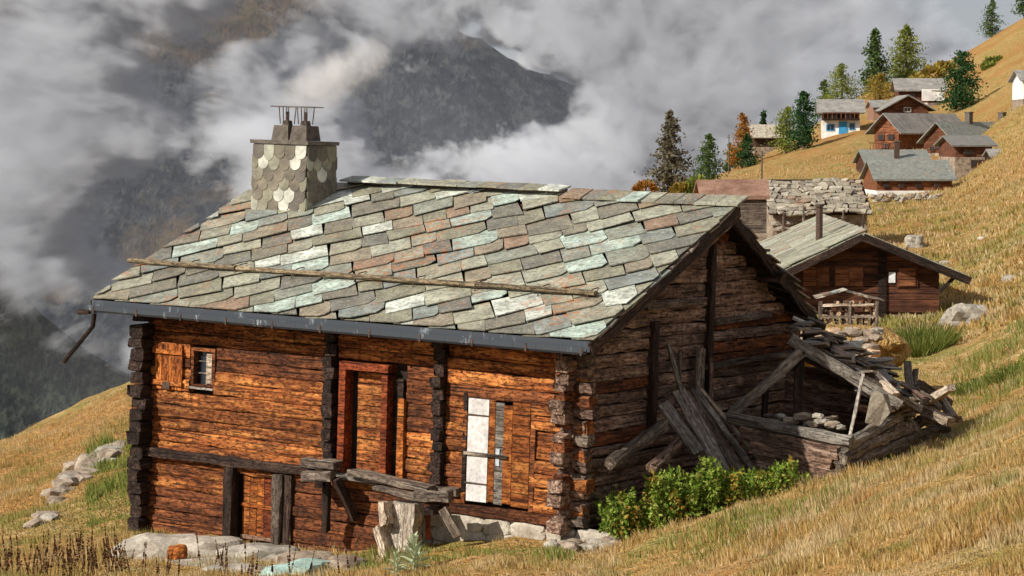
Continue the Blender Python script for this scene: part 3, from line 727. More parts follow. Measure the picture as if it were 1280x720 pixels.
# --- windows, shutters, doors
def bboards(n, x0, x1, z0, z1, y, mat, parent, name='board', vertical=True, gap=.008, th=.03, jit=.004):
    for i in range(n):
        if vertical:
            a = x0 + (x1 - x0) * i / n; b = x0 + (x1 - x0) * (i + 1) / n
            MB().box((0, -(b - a - gap) / 2, -th / 2), (z1 - z0, (b - a - gap) / 2, th / 2), jit).build(name, mat, parent, Matrix.Translation(((a + b) / 2, y + RNG.uniform(-.006, .006), z0)) @ Matrix(((0, 1, 0), (0, 0, 1), (1, 0, 0))).to_4x4())
        else:
            a = z0 + (z1 - z0) * i / n; b = z0 + (z1 - z0) * (i + 1) / n
            MB().box((0, -th / 2, -(b - a - gap) / 2), (x1 - x0, th / 2, (b - a - gap) / 2), jit).build(name, mat, parent, Matrix.Translation((x0, y + RNG.uniform(-.006, .006), (a + b) / 2)))
# small window with one open orange shutter
win = MB().box((1.0, -.02, 1.58), (1.06, .2, 2.25)).box((1.46, -.02, 1.58), (1.53, .2, 2.25)).box((1.06, -.02, 2.19), (1.46, .2, 2.25)).box((1.06, -.04, 1.56), (1.46, .2, 1.62)).build('window', M['frontdark'], house)
MB().box((1.06, .10, 1.62), (1.46, .13, 2.19)).build('pane', M['glass'], win)
MB().box((1.26, .07, 1.62), (1.285, .10, 2.19)).box((1.06, .07, 1.80), (1.26, .098, 1.82)).box((1.06, .07, 2.0), (1.26, .098, 2.02)).box((1.285, .07, 1.80), (1.46, .098, 1.82)).box((1.285, .07, 2.0), (1.46, .098, 2.02)).build('muntin', M['grey'], win)
MB().box((1.30, .03, 1.64), (1.45, .05, 2.15), .006).build('curtain', M['pale'], win)
MB().box((1.0, -.07, 1.545), (1.53, -.02, 1.58)).build('sill', M['grey'], win)
shu = MB().box((.20, -.10, 2.10), (.86, -.065, 2.17)).box((.20, -.10, 1.56), (.86, -.065, 1.64)).build('shutter', M['orange'], house)
bboards(4, .22, .84, 1.49, 2.26, -.045, M['orange'], shu)
MB().box((.44, -.106, 1.50), (.60, -.1, 1.62)).build('latch', M['iron'], shu)
# middle door: red-orange frame, recessed plank door
df = MB().box((4.22, -.10, .42), (4.34, .16, 2.26), .006).box((4.34, -.10, 2.14), (5.20, .16, 2.26), .006).build('door_frame', M['redframe'], house)
MB().box((5.08, -.10, .42), (5.20, .16, 2.10), .005).build('jamb', M['redframe'], df)
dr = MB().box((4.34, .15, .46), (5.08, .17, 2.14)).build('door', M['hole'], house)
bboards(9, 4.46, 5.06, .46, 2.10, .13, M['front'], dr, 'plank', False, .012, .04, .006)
MB().box((5.20, .06, .42), (5.40, .10, 2.05), .006).build('jamb_board', M['post'], df)
MB().box((5.40, -.08, .46), (5.52, .02, 1.75), .008).build('jamb_board', M['orange'], df)
MB().box((4.25, -.25, .36), (5.25, -.02, .42), .01).build('door_sill', M['grey'], house)
# right opening: white leaf and a brown boarded leaf
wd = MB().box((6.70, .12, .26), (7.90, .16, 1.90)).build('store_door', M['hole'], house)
MB().box((6.73, -.035, .25), (7.12, .0, 1.87), .008).build('white_leaf', M['white'], wd)
for zz in (.52, 1.60):
    MB().box((6.70, -.045, zz), (7.12, -.036, zz + .025), .003).build('hinge_strap', M['iron'], wd)
MB().box((6.68, -.07, .98), (7.50, -.05, 1.03), .004).build('door_bar', M['greydark'], wd, Matrix.Rotation(0, 4, 'X'))
for i, (xa, xb, m_) in enumerate(((7.11, 7.24, 'orange'), (7.24, 7.40, 'grey'), (7.40, 7.56, 'orange'), (7.56, 7.88, 'orange'))):
    MB().box((xa - .002, -.03 + .008 * (i % 2), .27 - .03 * (i % 2)), (xb - .001, .01, 1.87 - .03 * (i % 3)), .0015).build('plank', M[m_], wd)
MB().box((7.27, -.04, .85), (7.34, -.02, 1.12)).build('lock_plate', M['streak'], wd)
MB().box((6.64, -.03, .2), (6.70, .15, 1.95), .006).build('jamb', M['post'], wd)
MB().box((7.90, -.03, .2), (7.98, .15, 1.95), .006).build('jamb', M['frontdark'], wd)
# lower door between dark posts
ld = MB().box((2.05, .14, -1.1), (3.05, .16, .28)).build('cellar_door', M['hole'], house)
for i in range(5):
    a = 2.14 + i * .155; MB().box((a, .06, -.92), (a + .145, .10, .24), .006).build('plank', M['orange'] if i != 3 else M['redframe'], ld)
MB().box((2.12, .03, -.36), (2.86, .06, -.30), .005).build('rail', M['orange'], ld)
MB().box((2.12, .03, .0 - .96 + .06), (2.86, .06, -.84), .005).build('rail', M['gable'], ld)
hlog((1.97, -.05, -1.05), (1.97, -.05, .30), .22, .2, M['post'], 'door_post', jit=.01)
hlog((3.02, -.07, -1.05), (3.02, -.07, .28), .20, .2, M['greydark'], 'door_post', jit=.01)
hlog((3.20, -.04, -1.0), (3.20, -.04, .28), .12, .16, M['post'], 'door_post', jit=.01)

# --- stone footing under the right half
foot = MB().box((5.25, .08, -1.3), (LX, .3, .05)).build('stone_footing', M['mortar'], house)
for r in range(3):
    x = 5.3
    while x < LX + .1:
        w = RNG.uniform(.5, 1.1)
        blob('stone', (x + w / 2, .07, -.60 + r * .24), (w * .52, .07, .15), M['mortar'] if RNG.random() < .75 else M['stone'], foot, 3, .16, rot=0); x += w
for i in range(16):
    w = RNG.uniform(.12, .26)
    blob('stone', (LX + RNG.uniform(-.1, .35), -.1 + i * .35, -.22 + i * .02), (w, w * .8, w * .55), M['stonebrown'], foot, 2, .3)

def house_thing(name, label, cat, x, y, z, group=None):
    return empty(name, Matrix.Translation(HW(x, y, z)) @ _R.to_4x4(), label, cat, group)
# --- ledge outside the middle door and what carries it
lg = house_thing('wooden_landing', 'rough plank landing outside the middle door of the cabin', 'landing', 5.4, -.5, .3)
def T(parent, name, p0, p1, h, d, mat, org, **kw):
    o3 = Vector(org); return timber(name, Vector(p0) - o3, Vector(p1) - o3, h, d, mat, parent, **kw)
og = (5.4, -.5, .3)
T(lg, 'plank', HL(440, 590, 1, -.25), HL(540, 612, 1, -.25), .10, .26, M['greydark'], og, jit=.016)
T(lg, 'plank', HL(470, 610, 1, -.55), HL(535, 624, 1, -.55), .07, .2, M['greydark'], og, jit=.018)
T(lg, 'beam', HL(520, 621, 1, -.85), HL(562, 620, 1, -.80), .18, .18, M['greydark'], og, jit=.02)
T(lg, 'beam', HL(535, 640, 1, -.8), HL(548, 636, 1, .1), .12, .14, M['post'], og, jit=.012)
T(lg, 'post', HL(535, 674, 1, -.45), HL(535, 642, 1, -.45), .06, .07, M['redframe'], og, jit=.006)
T(lg, 'strut', HL(553, 636, 1, -.78), HL(572, 670, 1, -.7), .16, .10, M['greydark'], og, jit=.012)
pb = HL(502, 706, 1, -.6); pt = HL(502, 628, 1, -.6)
pl = house_thing('stone_pillar', 'whitewashed stone pillar carrying the landing outside the middle door', 'pillar', pb.x, -.6, pb.z)
V_, Fc = logmesh(pt.z - pb.z + .3, .60, .36, seg=.2, jit=.02, k=8)
mesh('shaft', V_, Fc, M['palepost'], pl, False, axis_mtx((0, 0, -.3), (0, 0, 1.0), (0, -1, 0), pi / 2))
for (ua, va, ub, vb_, w_) in ((482, 627, 485, 655, .24), (476, 658, 488, 704, .26)):
    a_ = HL(ub, vb_, 1, -.85) - Vector((pb.x, -.6, pb.z)); b_ = HL(ua, va, 1, -.85) - Vector((pb.x, -.6, pb.z))
    V_, Fc = logmesh((b_ - a_).length, w_, .14, seg=.15, jit=.02, k=8)
    mesh('side_slab', V_, Fc, M['pale'], pl, False, axis_mtx(a_, b_, (0, -1, 0)))
# left bracket
lb = house_thing('wooden_trough', 'dark hewn wooden trough propped on the wall left of the middle door', 'trough', 4.0, -.4, .1); og = (4.0, -.4, .1)
T(lb, 'beam', HL(382, 578, 1, -.2), HL(422, 582, 1, -.2), .14, .26, M['greydark'], og, jit=.02)
T(lb, 'trough_body', HL(380, 596, 1, -.5), HL(416, 595, 1, -.5), .15, .2, M['greydark'], og, jit=.022)
T(lb, 'prop', HL(408, 600, 1, -.5), HL(408, 664, 1, -.35), .11, .11, M['post'], og, jit=.012)
T(lb, 'prop', HL(420, 598, 1, -.5), HL(444, 648, 1, -.1), .13, .12, M['post'], og, jit=.012)
T(lb, 'bracket', HL(398, 602, 1, -.1), HL(398, 606, 1, -.7), .12, .12, M['post'], og, jit=.012)
hp = house_thing('fallen_pole', 'long grey pole lying along the foot of the front wall', 'pole', 3.9, -.5, -1.0); og = (3.9, -.5, -1.0)
T(hp, 'pole_shaft', (2.6, -.45, -.98), (5.15, -.55, -.93), .08, .09, M['grey'], og, jit=.012)

# --- leaning and fallen timber beside the gable
def board(label, u0, v0, x0, u1, v1, x1, w, th, mat, name='weathered_board', cat='board', group='grey boards leaning at the gable', **kw):
    a = HM @ HL(u0, v0, 0, x0); b = HM @ HL(u1, v1, 0, x1)
    d = (b - a).normalized(); side = Vector((-.2, -1, .2))
    L = (b - a).length; Vv, Ff = logmesh(L, th, w, **kw); o = mesh(name, Vv, Ff, M[mat], None, False, axis_mtx(a, b, (.4, -.8, .45)))
    return tag(o, label, cat, group)
B0 = LX + .35
board('wide grey board leaning low at the left end of the fallen boards', 829, 504, B0, 874, 566, B0 + .7, .22, .04, 'grey', jit=.012)
board('wide split grey board, second from the left among the leaning boards', 848, 488, B0 + .05, 905, 590, B0 + 1.0, .26, .04, 'grey', jit=.012)
board('grey board in the middle of the leaning boards, lapping its neighbour', 860, 489, B0 + .02, 925, 592, B0 + 1.05, .22, .04, 'greydark', jit=.01)
board('narrow grey board right of the middle of the leaning boards', 870, 488, B0, 945, 592, B0 + 1.1, .11, .04, 'grey', jit=.008)
board('long thin pale lath with a bright lower end, rightmost of the leaning boards', 876, 486, B0 + .02, 968, 598, B0 + 1.15, .07, .04, 'pale', jit=.006)
board('upright pale stick with a broad broken head against the gable', 835, 430, B0 - .1, 853, 492, B0 + .1, .07, .05, 'grey', cat='stick', group=None, name='broken_stick', jit=.012)
board('thick rounded grey log slanting down left of the leaning boards', 762, 580, B0 + .3, 832, 530, B0 + .1, .20, .18, 'greydark', name='fallen_log', cat='log', group='logs fallen at the gable', jit=.02, sq=.9)
board('short dark log lying under the leaning boards', 815, 585, B0 + .6, 858, 545, B0 + .3, .16, .15, 'gable', name='fallen_log', cat='log', group='logs fallen at the gable', jit=.02, sq=.9)
board('gnarled crooked branch rising behind the leaning boards', 848, 505, B0, 851, 440, B0 - .05, .06, .05, 'greydark', name='branch', cat='branch', group=None, jit=.014)
board('brown upright plank standing against the gable post', 873, 492, LX + .2, 876, 436, LX + .16, .16, .05, 'greydark', name='upright_plank', cat='plank', group=None, jit=.008)
board('narrow brown lath standing right of the gable post', 889, 498, LX + .2, 889, 448, LX + .16, .07, .04, 'gable', name='upright_lath', cat='lath', group=None, jit=.008)

# --- collapsed shed
shp = HL(985, 590, 1, 3.5)
SHO = HM @ shp
shed = empty('collapsed_shed', Matrix.Translation(SHO), 'collapsed log shed with a caved-in slate roof beside the gable', 'shed')
def SP(p, q, h, d, mat, name='log', **kw):
    return timber(name, p - SHO, q - SHO, h, d, M[mat], shed, **kw)
def FY(u, v, y): return HM @ HL(u, v, 1, y)
def FX(u, v, x): return HM @ HL(u, v, 0, x)
SP(FY(912, 522, 3.5), FY(1064, 553, 3.5), .20, .20, 'grey', jit=.016, sq=.9)
SP(FY(930, 541, 3.5), FY(1050, 567, 3.5), .22, .22, 'gable', jit=.02)
SP(FY(940, 558, 3.5), FY(1042, 580, 3.5), .22, .22, 'gable', jit=.02)
SP(FY(950, 575, 3.5), FY(1046, 596, 3.5), .22, .22, 'gable', jit=.02)
SP(FY(962, 591, 3.5), FY(1036, 611, 3.5), .2, .22, 'greydark', jit=.02)
c0 = HL(1050, 560, 1, 3.5)
for i, (ua, va, ub, vb, yb, m_) in enumerate(((1052, 560, 1140, 512, 7.6, 'grey'), (1050, 574, 1165, 520, 8.3, 'greydark'), (1050, 588, 1182, 532, 8.6, 'greydark'), (1046, 601, 1190, 545, 8.8, 'greydark'), (1044, 612, 1188, 556, 8.8, 'gable'))):
    SP(FY(ua, va, 3.45 - .04 * i), FY(ub, vb, yb), .21, .2, m_, jit=.022, sq=.7)
SP(FY(1138, 503, 7.4), FY(1188, 528, 7.0), .16, .16, 'pale', 'beam', jit=.012)
SP(FY(1110, 512, 6.0), FY(1140, 497, 7.2), .08, .16, 'pale', 'plank', jit=.012)
SP(FY(1172, 494, 8.2), FY(1192, 524, 8.2), .16, .14, 'grey', 'beam', jit=.018)
SP(FY(1134, 452, 7.6), FY(1139, 506, 7.5), .11, .12, 'grey', 'stake', jit=.014)
SP(FY(1144, 462, 7.7), FY(1140, 500, 7.5), .09, .10, 'greydark', 'stake', jit=.014)
SP(FY(1112, 470, 7.3), FY(1126, 500, 7.1), .07, .10, 'greydark', 'stake', jit=.012)
SP(FY(1148, 480, 7.9), FY(1186, 505, 8.6), .18, .16, 'greydark', 'beam', jit=.02)
SP(FY(988, 424, 4.6), FY(1125, 508, 5.4), .19, .13, 'grey', 'rafter', jit=.016)
SP(FY(1012, 436, 5.0), FY(1150, 512, 6.3), .14, .11, 'greydark', 'rafter', jit=.016)
SP(FY(1002, 440, 4.4), FY(914, 519, 3.7), .17, .13, 'grey', 'brace', jit=.014)
SP(FY(1079, 468, 4.6), FY(1062, 546, 3.7), .05, .05, 'grey', 'pole', jit=.008)
SP(FY(1000, 440, 4.5), FY(995, 545, 4.2), .14, .14, 'post', 'post', jit=.01)
SP(FY(958, 480, 4.3), FY(955, 525, 4.2), .10, .10, 'post', 'post', jit=.01)
for i in range(6):   # rear wall in shade
    SP(FY(985, 462 + i * 15, 6.4), FY(1120, 486 + i * 15, 6.6), .22, .2, 'gable', jit=.02)
for (u, v, s) in ((988, 526, .13), (1003, 521, .15), (1015, 530, .14), (1028, 527, .12), (1040, 531, .14), (1050, 534, .1), (975, 520, .1), (1022, 520, .1)):
    p = FY(u, v, 4.0) - SHO; blob('rubble_stone', p, (s, s * .8, s * .45), M['stonebrown'] if s > .12 else M['stone'], shed, 2, .3)
a0 = FY(1098, 510, 4.9) - SHO
MB().prism([Vector((-.22, 0, -.24)), Vector((.02, .02, -.30)), Vector((.22, 0, -.05)), Vector((.16, .05, .22)), Vector((-.10, .1, .26))], (.01, .03, 0)).build('slate', M['paleslate'], shed, Matrix.Translation(a0))
rq = random.Random(77)
for i in range(26):
    u = rq.uniform(1075, 1188); f = (u - 1075) / 113; v = rq.uniform(470, 512) + 26 * f; yy = 5.6 + 2.6 * f + rq.uniform(-.4, .4); a = rq.uniform(-.6, .9); Lp = rq.uniform(18, 46)
    SP(FY(u - cos(a) * Lp / 2, v - sin(a) * Lp / 2, yy), FY(u + cos(a) * Lp / 2, v + sin(a) * Lp / 2, yy + rq.uniform(-.5, .5)), rq.choice((.04, .06, .12)), rq.uniform(.08, .18), rq.choice(('grey', 'greydark', 'greydark', 'gable', 'pale')), 'broken_board', jit=.012)
for i in range(14):
    u = rq.uniform(935, 1045); v = rq.uniform(515, 536); Lp = rq.uniform(10, 30); a = rq.uniform(-.5, .8)
    SP(FY(u - cos(a) * Lp / 2, v - sin(a) * Lp / 2, 4.2), FY(u + cos(a) * Lp / 2, v + sin(a) * Lp / 2, 4.4), .05, rq.uniform(.06, .14), rq.choice(('grey', 'greydark', 'gable')), 'broken_board', jit=.01)
# caved slates: courses lying on the rafters
rs = MB(); k = 0
q00, q10, q01 = FY(1003, 405, 6.4), FY(1120, 470, 7.9), FY(1003, 440, 4.7)
eu = (q10 - q00); ev = (q01 - q00)
srf = MB().prism([q00 - SHO - Vector((0, 0, .1)), q10 - SHO - Vector((0, 0, .1)), q10 + ev * .9 - SHO - Vector((0, 0, .1)), q01 - SHO - Vector((0, 0, .1))], (0, 0, -.04)).build('caved_roof', M['post'], shed)
for i in range(9):
    for jx in range(6):
        a = i / 8.5 + RNG.uniform(-.03, .03); b = jx / 5.6 + RNG.uniform(-.05, .05)
        p = q00 + eu * a + ev * b - SHO + Vector((0, 0, .02 + .02 * (k % 4) + RNG.uniform(0, .07)))
        w, hh = RNG.uniform(.18, .34), RNG.uniform(.16, .28); kk = RNG.choice((4, 5, 6)); rr = RNG.uniform(0, 6)
        pts = [Vector((w * cos(rr + 2 * pi * q / kk) * RNG.uniform(.8, 1.1), hh * sin(rr + 2 * pi * q / kk) * RNG.uniform(.8, 1.1), 0)) for q in range(kk)]
        rot = Matrix.Rotation(RNG.uniform(-.35, .35), 4, 'X') @ Matrix.Rotation(.18 + RNG.uniform(-.35, .35), 4, 'Y')
        MB().prism(pts, (0, 0, .035)).build('slate', M['paleslate'] if jx == 0 and i % 2 == 0 else M['brokenslate'], srf, Matrix.Translation(p) @ rot); k += 1

# ================================================================== plants
def needles(name, cols): M[name] = leafmat(name, cols, .3)
needles('t_green', [(.04, .075, .025), (.08, .13, .04), (.13, .17, .05)])
needles('t_dark', [(.015, .05, .02), (.035, .085, .03), (.07, .13, .045)])
needles('t_olive', [(.10, .14, .025), (.19, .23, .045), (.28, .28, .07)])
needles('t_gold', [(.20, .14, .03), (.38, .26, .05), (.26, .24, .06)])
needles('t_rust', [(.22, .08, .02), (.40, .17, .035), (.28, .18, .04)])
needles('t_bare', [(.09, .075, .05), (.16, .135, .09), (.20, .18, .11)])
def leaves(name, pts, size, mat, parent=None, up=.3, seed=1, aspect=1.6, kind=None):
    """small leaf quads at pts (n,3)"""
    r = np.random.RandomState(seed); n = len(pts); d = r.normal(size=(n, 3)); d[:, 2] += up; d /= np.linalg.norm(d, axis=1)[:, None]
    s = np.cross(d, r.normal(size=(n, 3))); s /= np.linalg.norm(s, axis=1)[:, None]
    sz = size * r.uniform(.6, 1.35, (n, 1)); a = pts; b = pts + d * sz * aspect
    m1 = pts + d * sz * aspect * .45 + s * sz * .5; m2 = pts + d * sz * aspect * .45 - s * sz * .5
    V = np.stack([a, m1, b, m2], 1).reshape(-1, 3); Q = np.arange(4 * n).reshape(n, 4)
    o = nmesh(name, V, Q, mat, parent)
    if kind: o['kind'] = kind
    return o
def footprint(x, y):
    l = HMI @ Vector((x, y, -5.5)); return (-.1 < l.x < LX + .15 and 0.0 < l.y < WY + .2)
def blades(name, n, ysamp, usamp, hgt, wid, mat, label, seed, keep=None):
    r = np.random.RandomState(seed); Y = ysamp(r, n); U = usamp(r, n); X = (U - 640) / F * Y
    # vectorised ground lookup
    fi = (np.log(Y) - GL[0]) / (GL[1] - GL[0]); i = np.clip(fi.astype(int), 0, len(GL) - 2); fy = (fi - i)
    j = np.clip(np.searchsorted(GU, U) - 1, 0, len(GU) - 2); fu = (U - GU[j]) / (GU[j + 1] - GU[j])
    Z = (GZ[i, j] * (1 - fu) + GZ[i, j + 1] * fu) * (1 - fy) + (GZ[i + 1, j] * (1 - fu) + GZ[i + 1, j + 1] * fu) * fy
    mi = np.array(HMI); L = mi[:3, :3] @ np.stack([X, Y, Z]) + mi[:3, 3:4]
    ok = ~((L[0] > -.25) & (L[0] < LX + .25) & (L[1] > -.12) & (L[1] < WY + .2))
    if keep is not None: ok &= keep(X, Y, U, L)
    X, Y, Z = X[ok], Y[ok], Z[ok]; m = len(X)
    cl = np.array([(mnoise.noise((a * .8, b * .8, 4.4)) + .7 * mnoise.noise((a * 2.3, b * 2.3, 1.4))) for a, b in zip(X, Y)])
    h = hgt * r.uniform(.5, 1.3, m) * np.clip(1 + 2.2 * cl, .25, 2.6); ang = r.uniform(0, 2 * pi, m); w = wid * r.uniform(.6, 1.4, m)
    ln = r.normal(0, .35, m) * h; la = r.uniform(0, 2 * pi, m); lx = np.cos(la) * ln - .18 * h; ly = np.sin(la) * ln
    b0 = np.stack([X - np.cos(ang) * w, Y - np.sin(ang) * w, Z - .03], 1); b1 = np.stack([X + np.cos(ang) * w, Y + np.sin(ang) * w, Z - .03], 1)
    t1 = np.stack([X + lx + np.cos(ang) * w * .2, Y + ly + np.sin(ang) * w * .2, Z + h], 1); t0 = np.stack([X + lx - np.cos(ang) * w * .2, Y + ly, Z + h * .97], 1)
    V = np.stack([b0, b1, t1, t0], 1).reshape(-1, 3)
    o = nmesh(name, V, np.arange(4 * m).reshape(m, 4), mat); return tag(o, label, kind='stuff')
blades('dry_grass', 330000, lambda r, n: np.exp(r.uniform(math.log(18), math.log(64), n)), lambda r, n: r.uniform(-60, 1340, n), .065, .009, M['grass'], 'golden dry meadow grass round the cabin', 3)
blades('far_grass', 110000, lambda r, n: np.exp(r.uniform(math.log(60), math.log(250), n)), lambda r, n: r.uniform(850, 1340, n), .11, .045, M['grass'], 'tufty ochre grass on the slope behind the cabin', 4)
blades('green_grass', 9000, lambda r, n: r.uniform(33, 40, n), lambda r, n: r.uniform(380, 720, n), .11, .012, M['greengrass'], 'fresh green grass in front of the cabin footing', 5,
       lambda X, Y, U, L: (L[1] < -.6) & (L[1] > -2.2))

blades('green_grass', 5000, lambda r, n: r.uniform(42, 52, n), lambda r, n: r.uniform(105, 165, n), .12, .014, M['greengrass'], 'green grass patch beside the left corner of the cabin', 15)
blades('green_grass', 2600, lambda r, n: r.uniform(44, 58, n), lambda r, n: 1190 + 110 * r.uniform(0, 1, n) ** .7, .11, .014, M['greengrass'], 'greener grass on the slope right of the collapsed shed', 16)
blades('green_grass', 2500, lambda r, n: r.uniform(29, 34, n), lambda r, n: r.normal(930, 75, n), .09, .012, M['greengrass'], 'greener strip of grass below the nettles', 17)
def gauss_pts(spots, n, seed, squash=1.0):
    r = np.random.RandomState(seed); out = []
    tot = sum(s[3] for s in spots)
    for (x, y, z, rad) in spots:
        m = int(n * rad / tot); d = r.normal(size=(m, 3)); d /= np.linalg.norm(d, axis=1)[:, None]
        rr = r.uniform(.45, 1.0, (m, 1)) ** .5 * rad * r.uniform(.75, 1.15, (m, 1)); q = d * rr; q[:, 2] *= squash
        out.append(q + np.array([x, y, z]))
    return np.concatenate(out)
# nettle bank by the gable
def bush(name, label, cat, spots, n, size, mat, seed, stems=True, squash=.9, group=None, aspect=1.5):
    """spots: (u, v, Y, radius m)"""
    c3 = [(*P(u, v, Y), rad) for u, v, Y, rad in spots]
    bx = sum(c[0] for c in c3) / len(c3); by = sum(c[1] for c in c3) / len(c3); bz = ground(bx, by)
    e = empty(name, (bx, by, bz), label, cat, group)
    pts = gauss_pts([(x - bx, y - by, z - bz, r_) for x, y, z, r_ in c3], n, seed, squash)
    leaves('foliage', pts, size, mat, e, .4, seed, aspect)
    if stems:
        st = MB(); r = random.Random(seed)
        for x, y, z, rad in c3:
            for q in range(5):
                gx, gy = x + r.uniform(-.3, .3) * rad, y + r.uniform(-.3, .3) * rad
                st.tube([(gx - bx, gy - by, ground(gx, gy) - bz - .05), (x - bx + r.uniform(-.6, .6) * rad, y - by, z - bz + rad * r.uniform(.1, .7))], .012, 4, .006)
        st.build('stem', M['greengrass'], e)
    return e
def nettle_bank():
    r = np.random.RandomState(5); c = P(870, 630, 36.2); c.z = ground(c.x, c.y); e = empty('nettle_clump', c, 'bright green nettles growing along the foot of the gable', 'nettles')
    pts = []; dead = []; st = MB()
    for i in range(430):
        u = r.uniform(757, 992); f = (u - 757) / 235; Yb = 36.15 + .35 * f + r.uniform(-.45, .55); x = (u - 640) / F * Yb; z = ground(x, Yb)
        env = .25 + .75 * abs(mnoise.noise((x * 1.3, Yb * 1.3, .5))) * 1.6; h = min(.92, 1.0 * (.32 + .55 * sin(pi * min(1, f * 1.02 + .08)) ** .7) * env * r.uniform(.7, 1.15) + .12)
        lx, ly = r.normal(0, .12) * h, r.normal(0, .12) * h; n = int(20 + 46 * h); t = r.uniform(.12, 1, n)
        q = np.stack([x + lx * t, Yb + ly * t, z + h * t], 1) + r.normal(size=(n, 3)) * .055 * (1.25 - t)[:, None]
        (dead if r.rand() < .09 else pts).append(q - np.array(c))
        if i % 2 == 0: st.tube([(x - c.x, Yb - c.y, z - c.z - .03), (x + lx - c.x, Yb + ly - c.y, z + h - c.z)], .006, 4, .003)
    leaves('foliage', np.concatenate(pts), .043, M['nettle'], e, .25, 3, 1.7)
    leaves('withered_foliage', np.concatenate(dead), .05, M['t_gold'], e, .25, 4, 1.7); st.build('stem', M['greengrass'], e)
nettle_bank()
bush('green_shrub', 'low green weeds below the collapsed shed wall', 'weeds', [(1060, 592, 37.8, .22), (1085, 585, 38.5, .2), (1110, 578, 39.0, .16), (1035, 604, 37.5, .2), (1005, 607, 37.3, .2)], 1500, .045, M['nettle'], 5)
def tuft(name, label, u, v, y0, rad, h, n, mat, seed, group=None):
    g = GP(u, v, y0); r = np.random.RandomState(seed)
    a = r.uniform(0, 2 * pi, n); rr = rad * np.sqrt(r.uniform(0, 1, n)); X = rr * np.cos(a); Y = rr * np.sin(a)
    Z = np.array([ground(g.x + x, g.y + y) - g.z for x, y in zip(X, Y)])
    hh = h * r.uniform(.5, 1.1, n) * (1.15 - .5 * rr / rad); la = r.uniform(0, 2 * pi, n); ln = hh * r.uniform(0, .4, n)
    w = .012 + .01 * r.uniform(0, 1, n); an = r.uniform(0, pi, n)
    b0 = np.stack([X - w * np.cos(an), Y - w * np.sin(an), Z], 1); b1 = np.stack([X + w * np.cos(an), Y + w * np.sin(an), Z], 1)
    t = np.stack([X + X * .5 + ln * np.cos(la), Y + Y * .5 + ln * np.sin(la), Z + hh], 1); t2 = t + np.stack([w * .4, w * 0, w * 0], 1)
    V = np.stack([b0, b1, t2, t], 1).reshape(-1, 3); o = nmesh(name, V, np.arange(4 * n).reshape(n, 4), mat); o.location = g
    return tag(o, label, 'grass tuft', group)
tuft('grass_tuft', 'big dark green grass tussock below the second cabin', 1152, 440, 45, .75, .75, 1600, M['greengrass'], 3)
tuft('grass_tuft', 'green tussock on the slope at the right edge of the photo', 1262, 470, 40, .4, .22, 500, M['greengrass'], 4)
tuft('grass_tuft', 'green tussock right of the collapsed shed', 1215, 490, 42, .4, .22, 500, M['greengrass'], 5)

_wr = random.Random(41)
for (u_, v_, lab) in ((1180, 330, 'small grey stone on the slope above the boulder'), (1228, 300, 'pale stone half sunk in the slope near the right edge'), (1100, 262, 'light stone lying just below the drystone wall'), (1262, 352, 'flat stone in the grass near the right edge, level with the boulder')):
    g_ = GP(u_, v_, 50); s_ = _wr.uniform(.18, .32); tag(blob('stone', (g_.x, g_.y, g_.z + s_ * .1), (s_, s_ * .8, s_ * .5), M['stone']), lab, 'stone', 'stones scattered on the upper slope')
def dock():
    r = random.Random(5); V = []; Q = []
    for i in range(150):
        u = r.uniform(-15, 160) if i < 120 else r.uniform(160, 440); v = r.uniform(700, 760) if u < 160 else r.uniform(735, 770)
        Y = r.uniform(33, 36.5) if u < 160 else r.uniform(32, 34); x = (u - 640) / F * Y; zg = ground(x, Y); h = r.choice((.25, .35, .45, .55, .66)) * r.uniform(.8, 1.1)
        lean = r.uniform(-.12, .12)
        for s in range(26):
            f = s / 26; ww = (.007 if f < .4 else .026 * (1.1 - f) + .006); zz = zg + h * f; a = r.uniform(0, pi)
            xx = x + lean * f; n = len(V); dx, dy = cos(a) * ww, sin(a) * ww; hh = h / 20
            V += [(xx - dx, Y - dy, zz), (xx + dx, Y + dy, zz), (xx + dx * .7, Y + dy, zz + hh), (xx - dx * .7, Y - dy, zz + hh)]; Q.append((n, n + 1, n + 2, n + 3))
    o = nmesh('dock_stalks', np.array(V), np.array(Q), M['dock']); tag(o, 'dark red-brown dead dock stalks at the lower left', kind='stuff')
dock()
# mullein: rosettes of broad sage leaves
def mullein(u, v, Y, label, n=26, s=.22, seed=1):
    r = random.Random(seed); p = P(u, v, Y); g = Vector((p.x, p.y, ground(p.x, p.y))); e = empty('mullein_plant', g, label, 'plant')
    MB().tube([(0, 0, 0), (.02, 0, s * 2.0)], .02, 6, .01).build('stem', M['sage'], e)
    for i in range(n):
        a = i * 2.4; el = .15 + 1.1 * i / n; L = s * (1.3 - .6 * i / n); z0 = s * 1.7 * i / n; d = Vector((cos(a) * cos(el), sin(a) * cos(el), sin(el))); sd_ = Vector((-sin(a), cos(a), 0))
        V = [Vector((0, 0, z0)), d * L * .45 + sd_ * L * .2 + Vector((0, 0, z0 + .02)), d * L + Vector((0, 0, z0 - L * .15)), d * L * .45 - sd_ * L * .2 + Vector((0, 0, z0 + .02))]
        mesh('leaf', V, [(0, 1, 2), (0, 2, 3)], M['sage'], e)
mullein(517, 700, 34.2, 'pale sage-green broad-leaved plant growing beside the stone pillar', 30, .28, 1)
mullein(495, 716, 33.8, 'lower pale broad-leaved plant at the foot of the stone pillar', 18, .18, 2)

